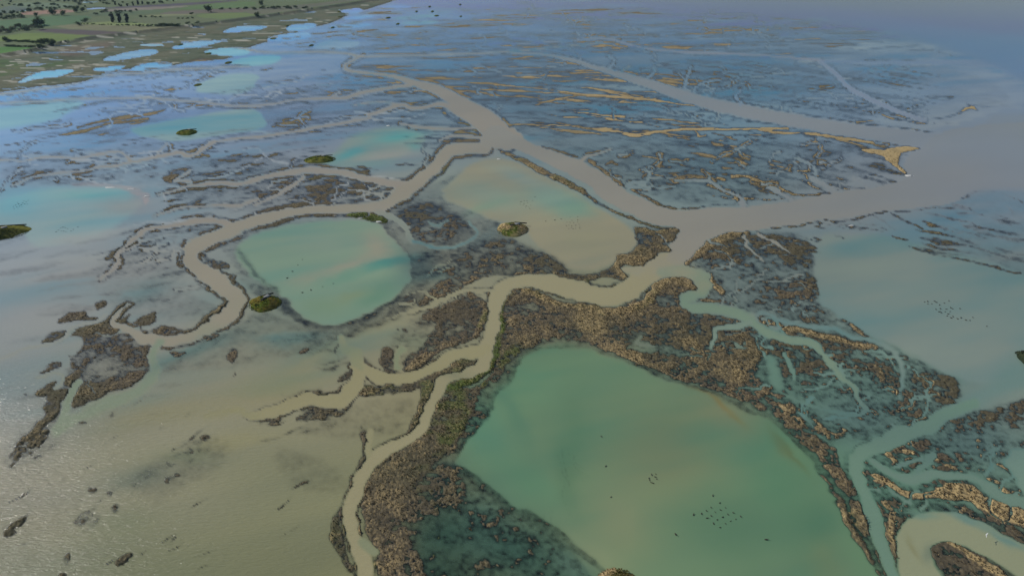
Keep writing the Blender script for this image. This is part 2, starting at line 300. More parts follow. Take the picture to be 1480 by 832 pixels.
for q in ([(100,50),(180,0),(290,0),(240,60),(160,160),(80,190),(50,230),(100,120)], [(505,340),(530,305),(560,310),(555,350),(520,372)], [(610,370),(625,330),(670,320),(665,370),(630,400)], [(640,450),(665,418),(695,440),(690,480),(650,500),(635,480)],
          [(415,555),(480,490),(530,450),(590,395),(610,400),(560,450),(540,490),(600,505),(560,575),(510,570),(470,560)], [(20,615),(60,540),(130,500),(200,440),(150,510),(110,560),(100,600)], [(1000,100),(1130,20),(1200,-20),(1260,-60),(1180,20),(1010,95)], [(1020,130),(1080,80),(1140,50),(1230,20),(1250,50),(1180,90),(1110,128)],
          [(955,190),(985,170),(1025,210),(990,220)], [(930,270),(1050,240),(1060,265),(990,275),(970,310),(940,305)], [(805,515),(840,490),(845,500)], [(360,735),(410,680),(420,750),(380,760)], [(340,832),(380,790),(410,832)], [(640,745),(730,690),(755,730),(680,770)], [(455,805),(490,780),(480,805)]): m30(q, e=.02, f=3.5)
m21 = lambda p, **k: em(T(2,1,p), **k)
m21([(950,170),(1060,110),(1150,70),(1250,30),(1340,60),(1330,130),(1300,220),(1240,300),(1130,325),(1040,370),(870,485),(840,430),(850,360),(930,330),(1000,250),(1060,180)], e=.1, tan=.15)
bank(T(2,1,[(1250,35,30),(1320,80,34),(1310,180,34),(1260,270,34)]), 8, e=.25, tan=.45, grn=.35)
bank(T(2,1,[(860,460,50),(940,400,50),(1050,345,40),(1150,315,30)]), 8, e=.28, tan=.45, grn=.1)
bank(T(2,1,[(960,90,30),(1050,50,40),(1200,5,40)]), 8, tan=.2, grn=.2); bank(T(2,1,[(930,140,20),(990,130,22),(1060,100,20)]), 4)
m21([(690,390),(740,330),(790,350),(800,420),(820,480),(780,510),(740,490),(710,440)], tan=.1); m21([(800,340),(820,322),(845,330),(820,352)])
m21([(1290,380),(1200,400),(1110,420),(1030,470),(1000,510),(870,560),(770,585),(600,545),(580,630),(700,625),(860,598),(940,580),(950,640),(920,720),(850,832),(905,832),(990,680),(1010,560),(1080,500),(1260,460),(1290,420)], e=.15, tan=.3, grn=.3, na=.22)
m21([(200,750),(270,690),(370,640),(410,690),(470,715),(560,640),(570,660),(480,740),(350,760),(220,780)], e=.02); m21([(450,560),(480,480),(570,450),(540,490),(500,540)]); m21([(440,370),(510,300),(490,350),(460,400),(500,420)],e=0.)
m21([(110,690),(200,630),(260,615),(150,690)], e=0.); m21([(-80,740),(60,750),(180,755),(60,775),(-60,760)]); m21([(230,380),(280,350),(290,370),(250,395)])
m21([(820,232),(832,225),(830,238)]); m21([(860,228),(880,220),(880,234)])
for q in ([(600,-30),(650,0),(665,130),(600,250),(560,350),(520,430),(490,520),(500,600),(540,690),(555,832),(520,832),(490,720),(430,640),(440,520),(490,420),(560,280),(610,130)],): em(T(3,1,q), e=.14, f=6, tan=.15, grn=.2)
em(T(3,1,[(700,90),(800,40),(870,0),(830,50),(740,95)]), e=.05)
# the big brown marsh left of the large pond
em([(735,425),(760,418),(800,430),(850,440),(885,446),(915,440),(940,428),(962,404),(985,402),(1008,412),(985,430),(1000,455),(1035,458),(1085,478),(1100,500),(1085,540),(1110,560),(1160,585),(1200,640),(1245,740),(1275,840),(1268,840),(1225,760),(1180,672),(1148,627),(1110,600),(1050,577),(960,543),(880,510),(830,496),(790,493),(765,500),(720,560),(690,610),(655,660),(640,668),(650,760),(680,832),(690,900),(540,900),(535,832),(545,790),(520,740),(530,700),(545,680),(580,650),(620,620),(655,590),(665,570),(700,560),(715,530),(722,480),(728,440)], e=.07, f=8, tan=.26, grn=.05, na=.3)
em([(560,655),(640,640),(655,680),(700,710),(700,760),(640,740),(600,720)], e=-.02, f=16, tan=.1, grn=.3)
em([(635,680),(700,705),(830,790),(850,860),(640,860)], e=-.19, f=18, tan=.12, grn=.15, na=.32)
em([(600,735),(655,760),(670,860),(615,860)], e=-.14, f=18, tan=.15, grn=.5, na=.3)
em([(685,610),(720,560),(760,500),(740,500),(700,545),(660,600),(640,660)], e=-.03, f=8, tan=.1, grn=.4)
bank([(730,430,10),(722,480,12),(712,520,14),(690,545,12),(660,560,14),(640,570,12)], 10, e=.28, tan=.25, grn=.7, f=6)
bank([(762,420,8),(800,432,9),(840,446,9),(880,452,10),(915,446,12),(940,432,14),(960,412,12)], 8, e=.3, tan=.75, grn=.3, f=6)
em([(640,575),(665,562),(690,560),(705,545),(690,600),(660,640),(620,645),(600,650),(625,610)], e=.08, f=6, tan=.15, grn=.4)
bank([(545,700,30),(590,668,30),(625,640,24)], 30, e=.26, f=10, tan=.3, na=.22)
bank([(560,720,50),(560,770,55),(590,832,60)], 50, e=.24, f=14, tan=.32, na=.26)
em([(950,455),(1010,462),(1040,500),(1000,520),(950,510),(905,490),(910,470)], e=-.05, f=10, tan=.1)
bank([(845,460,30),(870,490,34),(920,520,18)], 20, e=.25, f=12, tan=.6, na=.25)
bank([(1000,500,24),(1030,530,30),(1060,540,34)], 20, e=.2, f=12, tan=.5, na=.25)
em([(900,505),(930,495),(960,505),(945,515),(920,512)], e=-.3, f=6)
bank([(1180,655,14),(1215,715,16),(1240,765,12),(1262,810,8)], 10, e=.22, f=5, tan=.35, na=.3)
bank([(655,668,10),(690,612,22),(720,566,24),(750,520,18),(772,502,8),(840,500,5),(900,522,6),(960,546,7),(1050,580,7),(1110,603,8),(1150,630,9),(1182,670,9),(1215,715,9),(1246,772,9),(1280,845,9)], 8, e=-.15, f=7, na=.16, tan=0, grn=.2)
bank([(655,675,14),(700,706,14),(760,741,14),(828,787,14),(870,820,12)], 10, e=-.17, f=8, na=.16, tan=.1)
# confluence marsh, centre
em([(912,325),(940,332),(985,330),(983,345),(972,352),(960,368),(942,386),(918,382),(900,378),(895,390),(912,400),(906,412),(880,400),(850,410),(800,404),(760,398),(740,395),(700,400),(680,412),(640,430),(600,440),(640,400),(700,372),(740,365),(760,385),(810,392),(845,398),(875,390),(890,378),(918,360),(922,345)], e=.1, f=5, tan=.3)
bank([(925,330,4),(955,336,6),(984,332,6)], 5, e=.3, tan=.6, grn=.2); bank([(890,372,8),(920,376,10),(945,380,10),(965,362,8)], 8, e=.3, tan=.6, grn=.1); bank([(888,378,7),(896,396,8),(915,404,8)], 7, e=.3, tan=.7, grn=.2)
bank([(985,386,10),(1005,368,12),(1022,352,14),(1050,342,12),(1075,338,8)], 9, e=.28, tan=.6, f=6); bank([(985,388,8),(1010,394,9),(1030,405,9),(1045,420,7)], 8, e=.28, tan=.7)
bank([(950,415,12),(965,404,12),(990,406,10),(1008,414,8)], 9, e=.28, tan=.65)
bank([(735,208+200,6),(760,402,5)], 4)
em([(575,302),(600,288),(635,293),(660,308),(685,325),(690,340),(672,352),(640,360),(605,355),(590,335),(572,318)], e=-.05, f=12, tan=.0, na=.14)
zone([(598,362),(640,356),(690,350),(712,356),(690,372),(650,388),(620,415),(600,445),(560,470),(540,475),(585,430),(600,395)], -.1, f=14, na=.14)
zone([(690,352),(740,345),(790,365),(840,392),(800,402),(740,392),(660,404),(636,398)], -.06, f=12, na=.2)
bank([(405,438,10),(430,462,12),(470,474,11),(505,472,11),(540,458,9),(575,430,6)], 8, e=-.06, f=8, na=.06, tan=0)
bank([(340,362,12),(372,395,14),(400,425,12)], 8, e=-.16, f=12, na=.1, tan=0)
bank([(330,345,10),(370,326,12),(420,318,8)], 8, e=-.14, f=10, na=.1, tan=0)
em([(590,334),(620,328),(645,318),(668,330),(660,344),(625,350),(598,345)], e=.08, f=6, tan=.3, na=.3)
chan([(618,322,3),(632,326,4),(645,318,3)], wc=(84,110,112), depth=-.5)
em([(440,268),(470,256),(530,264),(562,276),(545,290),(520,296),(490,296),(450,290)], e=-.05, f=6, tan=.1, na=.3)
em([(372,262),(400,256),(432,262),(415,275),(385,285),(368,290)], e=-.06, f=5, na=.32)
em([(497,310),(530,306),(550,312),(565,322),(545,322),(515,316)], e=.4, f=4, tan=.25, grn=.95, na=.12)
em([(375,325),(395,312),(430,310),(420,318),(390,330)], e=.1, f=4, tan=.1)
# left of the centre: flooded meadows with rims
for q in ([(18,227),(35,222),(30,232)], [(45,230),(70,224),(92,222),(86,228),(60,234)], [(35,258),(55,246),(85,243),(80,250),(50,260)], [(232,262),(240,245),(275,242),(262,255),(248,266)], [(226,282),(248,276),(250,282)], [(262,220),(290,212),(298,208),(285,220)],
          [(240,298),(262,294),(258,302),(232,306)], [(330,296),(345,293),(350,300)], [(150,372),(165,360),(170,372),(155,382)], [(335,395),(346,400),(344,412),(338,412)], [(250,372),(262,380),(262,392),(254,388)]): em(q, e=.05, f=3, tan=.25, na=.3)
def stripes(lst, **kw):
    for q in lst: bank(q, 3, **kw)
stripes([[(80,196,3),(120,190,5),(142,183,6),(172,178,3),(215,172,3)], [(112,184,4),(140,176,5),(180,170,5),(215,165,5),(238,158,4)], [(120,152,4),(150,146,7),(180,144,5)], [(70,118,5),(110,112,5),(160,108,3)], [(225,150,3),(280,145,2)], [(165,132,2),(200,132,3),(225,133,2)],
   [(30,140,3),(45,143,3)], [(230,92,5),(260,90,4),(300,86,5),(320,84,4)], [(210,100,3),(245,97,3),(275,100,3)], [(100,60,2),(140,62,2)]], e=.06, f=3, na=.34, tan=.3, grn=.25)
# ================= top right delta: tan levees
def tb(r, c, pts, e=.2, f=3., tan=.85, na=.2, grn=.05):
    if r == 0 or (r == 1 and c > 1): pts = [(q[0], q[1], q[2]*.8) for q in pts]; na = max(na, .3); e = e*.7
    bank(T(r,c,pts), 4, e=e, f=f, tan=tan, na=na, grn=grn)
tb(0,2,[(-100,490,10),(80,505,12),(280,525,12),(400,550,26),(600,556,22),(900,590,20),(1130,625,18),(1300,662,12),(1480,690,10)])
tb(0,2,[(780,495,10),(860,540,12),(960,572,10)]); tb(0,2,[(140,605,14),(280,570,14),(400,552,14)], tan=.5)
tb(0,2,[(430,745,24),(560,752,30),(700,785,34),(850,765,20),(1000,742,22),(1100,750,26),(1300,745,22),(1480,745,22),(1600,745,24)]); tb(0,2,[(250,705,14),(340,722,20),(450,745,20)], tan=.3)
tb(0,2,[(760,688,10),(900,692,12),(1080,690,10),(1250,720,12)], e=.1); tb(0,2,[(900,725,8),(1100,705,8),(1300,700,8)], e=.12)
tb(0,2,[(1060,760,12),(1090,800,18),(1120,780,14)]); tb(0,2,[(1200,810,12),(1300,775,14),(1440,780,16)])
tb(0,3,[(0,700,10),(150,712,12),(300,735,10),(430,745,12),(600,768,14),(700,785,8),(900,818,5)]); tb(0,3,[(-40,750,26),(80,778,28),(200,765,24),(350,785,26),(480,805,24),(640,826,18)])
em(T(1,3,[(540,38),(560,28),(610,26),(680,48),(700,24),(850,6),(970,18),(850,40),(775,62),(748,85),(768,122),(808,172),(785,182),(732,130),(698,82),(600,54)]), e=.3, f=2.4, tan=1., na=.3)
tb(1,3,[(60,252,10),(110,275,14),(180,302,16),(300,292,16),(370,285,14)]); tb(1,3,[(370,285,10),(290,262,14),(235,228,14),(215,180,12),(160,152,16),(230,155,12)]); tb(1,3,[(280,210,8),(330,235,12),(400,258,12),(500,265,10)]); tb(1,3,[(510,265,10),(560,248,14),(600,258,8)]); tb(1,3,[(630,245,8),(720,230,8),(780,205,6)], tan=.3)
tb(1,3,[(120,155,12),(130,170,10)], tan=.3); tb(1,3,[(0,330,10),(60,318,14),(100,315,10)]); tb(1,3,[(-20,265,12),(40,290,10),(70,310,10)], tan=.4); tb(1,3,[(250,110,10),(275,100,8)], tan=.4)
tb(1,2,[(380,85,8),(430,50,12),(500,35,12),(560,45,6)], tan=.35); tb(1,2,[(430,90,20),(500,140,28),(570,190,26),(640,238,18)], tan=.4, na=.3); tb(1,2,[(690,245,24),(740,300,30),(830,345,28),(930,370,20),(1040,375,14),(1140,365,10),(1290,345,10)], tan=.4, na=.35)
tb(1,2,[(1300,325,26),(1260,295,20),(1200,255,12),(1120,225,10)]); tb(1,2,[(1150,300,6),(1230,310,10),(1290,330,10)]); tb(1,2,[(1340,325,14),(1400,328,14),(1480,322,14)]); tb(1,2,[(1270,190,14),(1350,190,20),(1430,215,20),(1480,240,20)]); tb(1,2,[(950,195,8),(1040,185,14),(1110,195,8)], tan=.3); tb(1,2,[(760,200,14),(780,160,12),(770,135,8)], tan=.3); tb(1,2,[(540,120,18),(580,100,18),(610,120,12)], tan=.15)
tb(1,2,[(120,0,10),(200,20,16),(290,45,14),(370,75,10)], tan=.2); tb(1,2,[(1440,270,14),(1480,290,20)], tan=.3)
tb(1,3,[(0,490,16),(60,482,18),(150,475,14),(250,458,10)], tan=.55); tb(1,3,[(230,455,10),(330,462,16),(300,480,10)], tan=.3); tb(1,3,[(330,450,12),(450,445,14),(580,420,12),(700,400,8)], tan=.25, na=.4); tb(1,3,[(740,400,8),(860,385,10),(960,362,10),(1080,372,8)], tan=.7); tb(1,3,[(1090,310,8),(1160,295,14),(1210,268,10),(1290,272,8),(1400,305,5),(1480,340,5)], tan=.35); tb(1,3,[(1060,340,14),(1140,360,12),(1200,385,6)], tan=0., e=.0)
tb(1,3,[(600,410,8),(680,450,8),(740,500,6)], tan=0, e=.0); tb(1,3,[(720,405,8),(800,450,10),(900,500,14)], tan=.2, e=.05); tb(1,3,[(1000,415,8),(1060,440,12),(1150,445,14),(1220,480,6)], tan=.3, e=.05); tb(1,3,[(1100,400,8),(1250,408,8)], tan=.3, e=.05); tb(1,3,[(820,590,8),(900,610,14),(1050,655,18),(1200,690,18),(1480,750,18)], tan=0, e=-.08, na=.1)
tb(0,3,[(930,690,6),(1050,675,10),(1130,640,14),(1180,620,22),(1210,640,10)], tan=.8); tb(0,3,[(1150,600,10),(1190,620,12)]); tb(0,3,[(1060,740,6),(1160,728,8)]); tb(0,3,[(1380,655,6),(1480,645,6)]); tb(0,3,[(1260,750,5),(1400,742,8),(1480,710,12)], tan=.4); tb(0,3,[(1210,672,6),(1320,675,8)])
tb(0,3,[(660,662,12),(700,685,16),(760,695,8),(860,712,10),(900,715,20)], tan=.7); tb(0,3,[(740,665,8),(790,680,10)]); tb(0,3,[(510,700,6),(640,702,8)]); tb(0,3,[(160,575,4),(330,610,5),(480,640,5),(650,652,4)], tan=.2); tb(0,3,[(620,600,5),(650,612,5)])
tb(0,3,[(380,380,5),(410,420,6),(450,470,6),(520,530,5),(640,590,4)], tan=0, e=.0); tb(0,3,[(280,350,4),(500,352,3),(700,345,4),(860,350,3),(1000,350,3)]); tb(0,3,[(690,270,4),(860,272,4),(980,295,6),(1080,330,5),(1200,335,4)], tan=.4); tb(0,3,[(820,750,4),(1030,775,4)], tan=.1); tb(0,3,[(0,330,5),(150,320,6),(300,345,6)], tan=.5); tb(0,3,[(1080,150,20),(1120,120,4)], tan=0, e=-.05)
tb(1,3,[(1090,155,8),(1120,118,8)], tan=0, e=0.); tb(1,3,[(1375,190,8),(1410,240,10)], tan=0,e=-.05); tb(1,3,[(1370,360,6),(1420,395,6)], tan=0,e=-.05)
tb(0,2,[(0,270,4),(200,250,5),(330,235,5),(420,218,6),(560,215,7),(640,250,5),(760,262,8),(930,275,14),(1100,292,8),(1480,312,6)], tan=.65, e=.1); tb(0,2,[(0,75,5),(200,70,5),(380,55,5)], tan=.6, e=.1); tb(0,2,[(330,160,5),(430,130,5),(560,110,5)], tan=.5, e=.1); tb(0,2,[(1300,350,5),(1480,385,6)], tan=.4, e=.08)
tb(0,2,[(300,350,8),(400,385,10),(500,400,8),(620,440,8)], tan=.6); tb(0,2,[(330,425,8),(440,420,12),(560,425,8)], tan=.7); tb(0,2,[(240,470,10),(380,470,12),(500,462,6)], tan=.5); tb(0,2,[(0,345,6),(150,340,8),(280,350,8)], tan=.4, e=.08)
for q in ([(420,185,14),(560,180,20),(700,190,24),(850,210,24),(1050,205,16)], [(560,200,10),(800,230,16),(1000,225,12)], [(750,155,6),(1000,160,6),(1300,100,8),(1480,85,5)], [(900,250,5),(1150,225,5),(1400,200,6)], [(1050,290,8),(1250,275,10),(1480,260,8)], [(600,75,10),(780,68,10)], [(400,120,10),(640,122,10),(760,105,8)], [(1000,340,5),(1200,345,8),(1480,350,8)],[(300,300,5),(420,290,5)]):
    tb(0,1,q, tan=.45, e=.08, na=.35)
for q in ([(0,600,10),(110,575,12),(170,572,8)], [(370,520,10),(460,545,18),(500,560,8)], [(470,515,8),(560,525,16),(600,520,10)], [(600,455,8),(700,450,10),(850,470,10)], [(1000,505,20),(1060,540,16)], [(800,560,10),(900,560,12),(1000,545,8)], [(580,590,6),(760,590,8),(740,620,10),(650,650,14)], [(860,600,10),(960,590,14),(1050,575,12)], [(1070,630,26),(1120,690,22),(1230,720,16)], [(1170,610,12),(1220,650,20),(1260,680,8)], [(1140,760,14),(1250,770,20),(1280,785,10)], [(980,790,12),(1060,775,10)], [(1090,820,14),(1200,800,10),(1260,815,14)], [(850,625,10),(960,655,8),(1080,650,8)], [(900,720,10),(930,750,20)], [(200,760,8),(280,740,8)], [(1080,555,14),(1150,600,12)]):
    tb(0,1,q, tan=.35, e=.08, na=.3, grn=.3)
for q in ([(0,440,7),(100,440,10),(240,440,14)], [(1350,640,10),(1400,700,14),(1430,760,12),(1480,790,10)]): tb(0,1,q, tan=.25, e=.05)
for q in ([(280,215,8),(370,185,10),(450,180,8)], [(0,310,6),(60,305,8),(150,280,8),(250,215,8)], [(0,400,6),(120,375,8),(240,355,8)], [(260,360,8),(400,345,6)], [(880,210,14),(960,160,18),(990,100,14)], [(1095,70,16),(1160,50,12),(1280,30,10),(1380,25,8),(1480,40,6)], [(1100,110,30),(1080,170,30),(1010,215,22),(900,240,18),(760,310,10)], [(720,205,5),(840,215,8)], [(680,345,6),(740,335,8)]):
    tb(1,1,q, tan=.2, e=.08, na=.28, grn=.35)
tb(1,2,[(-60,45,22),(0,72,34),(100,118,44),(220,178,48),(330,228,46),(430,290,36),(520,352,24),(600,392,16),(700,436,18),(800,474,24),(960,492,14)], tan=.45, grn=.3, na=.22, e=.22)
for q in ([(420,490,14),(560,430,14),(640,400,10)],): pass
tb(1,0,[(1130,620,22),(1170,590,28),(1290,540,26),(1400,490,24),(1480,460,20)], tan=.2, e=.15, na=.3); tb(1,0,[(1160,630,20),(1230,680,40),(1300,700,30)], tan=0, e=-.08); tb(1,0,[(1060,560,12),(1160,540,14),(1240,490,14)], tan=.1, grn=.5, e=.1); tb(1,0,[(1010,620,12),(1020,680,14),(1080,735,14),(1200,775,14)], tan=.15, e=.1); tb(1,0,[(1040,450,12),(1140,450,10),(1180,460,10)], tan=.1, e=.08); tb(1,0,[(1350,760,20),(1390,820,20)], tan=.1, e=.08)
# right mosaic
for q in ([(0,200,30),(120,230,20),(220,250,34),(330,270,30),(430,310,26),(560,345,40),(650,360,26)],): tb(2,3,q, tan=.7, e=.2, na=.4)
for q in ([(50,120,20),(100,150,24)], [(400,190,16),(500,235,24),(600,290,18)], [(380,430,20),(420,450,24)], [(480,480,24),(520,520,24)], [(360,530,14),(430,570,18),(500,600,12)], [(20,300,20),(150,330,24),(280,360,16)], [(0,620,40),(120,690,70),(300,760,80),(400,832,90)], [(600,480,20),(660,540,24)], [(900,560,20),(1000,600,20)], [(700,590,10),(760,560,16)], [(1280,760,20),(1360,790,20)]): tb(2,3,q, tan=.4, e=.08, na=.4)
for q in ([(640,240,20),(700,290,40),(780,350,50),(880,370,36),(1000,340,50),(1100,350,60),(1250,400,70),(1400,460,70),(1520,520,70)],): tb(3,3,q, tan=.95, e=.35, na=.25)
em(T(3,3,[(680,370),(900,400),(1100,420),(1300,470),(1480,560),(1520,680),(1300,580),(1100,490),(940,440),(800,440),(700,440)]), e=.02, f=6, tan=.1, na=.15)
for q in ([(690,100,40),(740,160,40),(800,200,20)], [(700,210,20),(760,250,22)], [(950,220,24),(960,245,20)], [(1230,50,40),(1240,100,40),(1270,160,20)], [(1240,240,40),(1310,300,50),(1390,355,30)], [(1340,190,24),(1430,225,16)], [(930,130,30),(980,175,20)], [(1030,210,14),(1140,265,14)], [(1080,450,30),(1120,480,20)], [(620,330,20),(660,400,22),(720,470,40),(700,540,40),(720,650,30),(760,750,30),(800,832,40)], [(580,220,8),(630,270,16),(680,300,16)], [(760,90,20),(840,115,20)]): tb(3,3,q, tan=.7, e=.16, na=.3)
em(T(3,3,[(940,630),(1000,640),(1080,640),(1180,665),(1300,730),(1420,800),(1540,880),(1100,900),(1000,790),(960,720)]), e=.1, f=5, tan=.15, na=.18); tb(3,3,[(1040,650,16),(1120,690,34),(1250,750,40),(1400,840,44)], tan=1., e=.32, na=.2)
for q in ([(380,120,60),(400,200,60),(450,290,50),(500,400,44),(560,520,30),(600,610,16)],): tb(3,3,q, tan=.3, e=.16, na=.3)
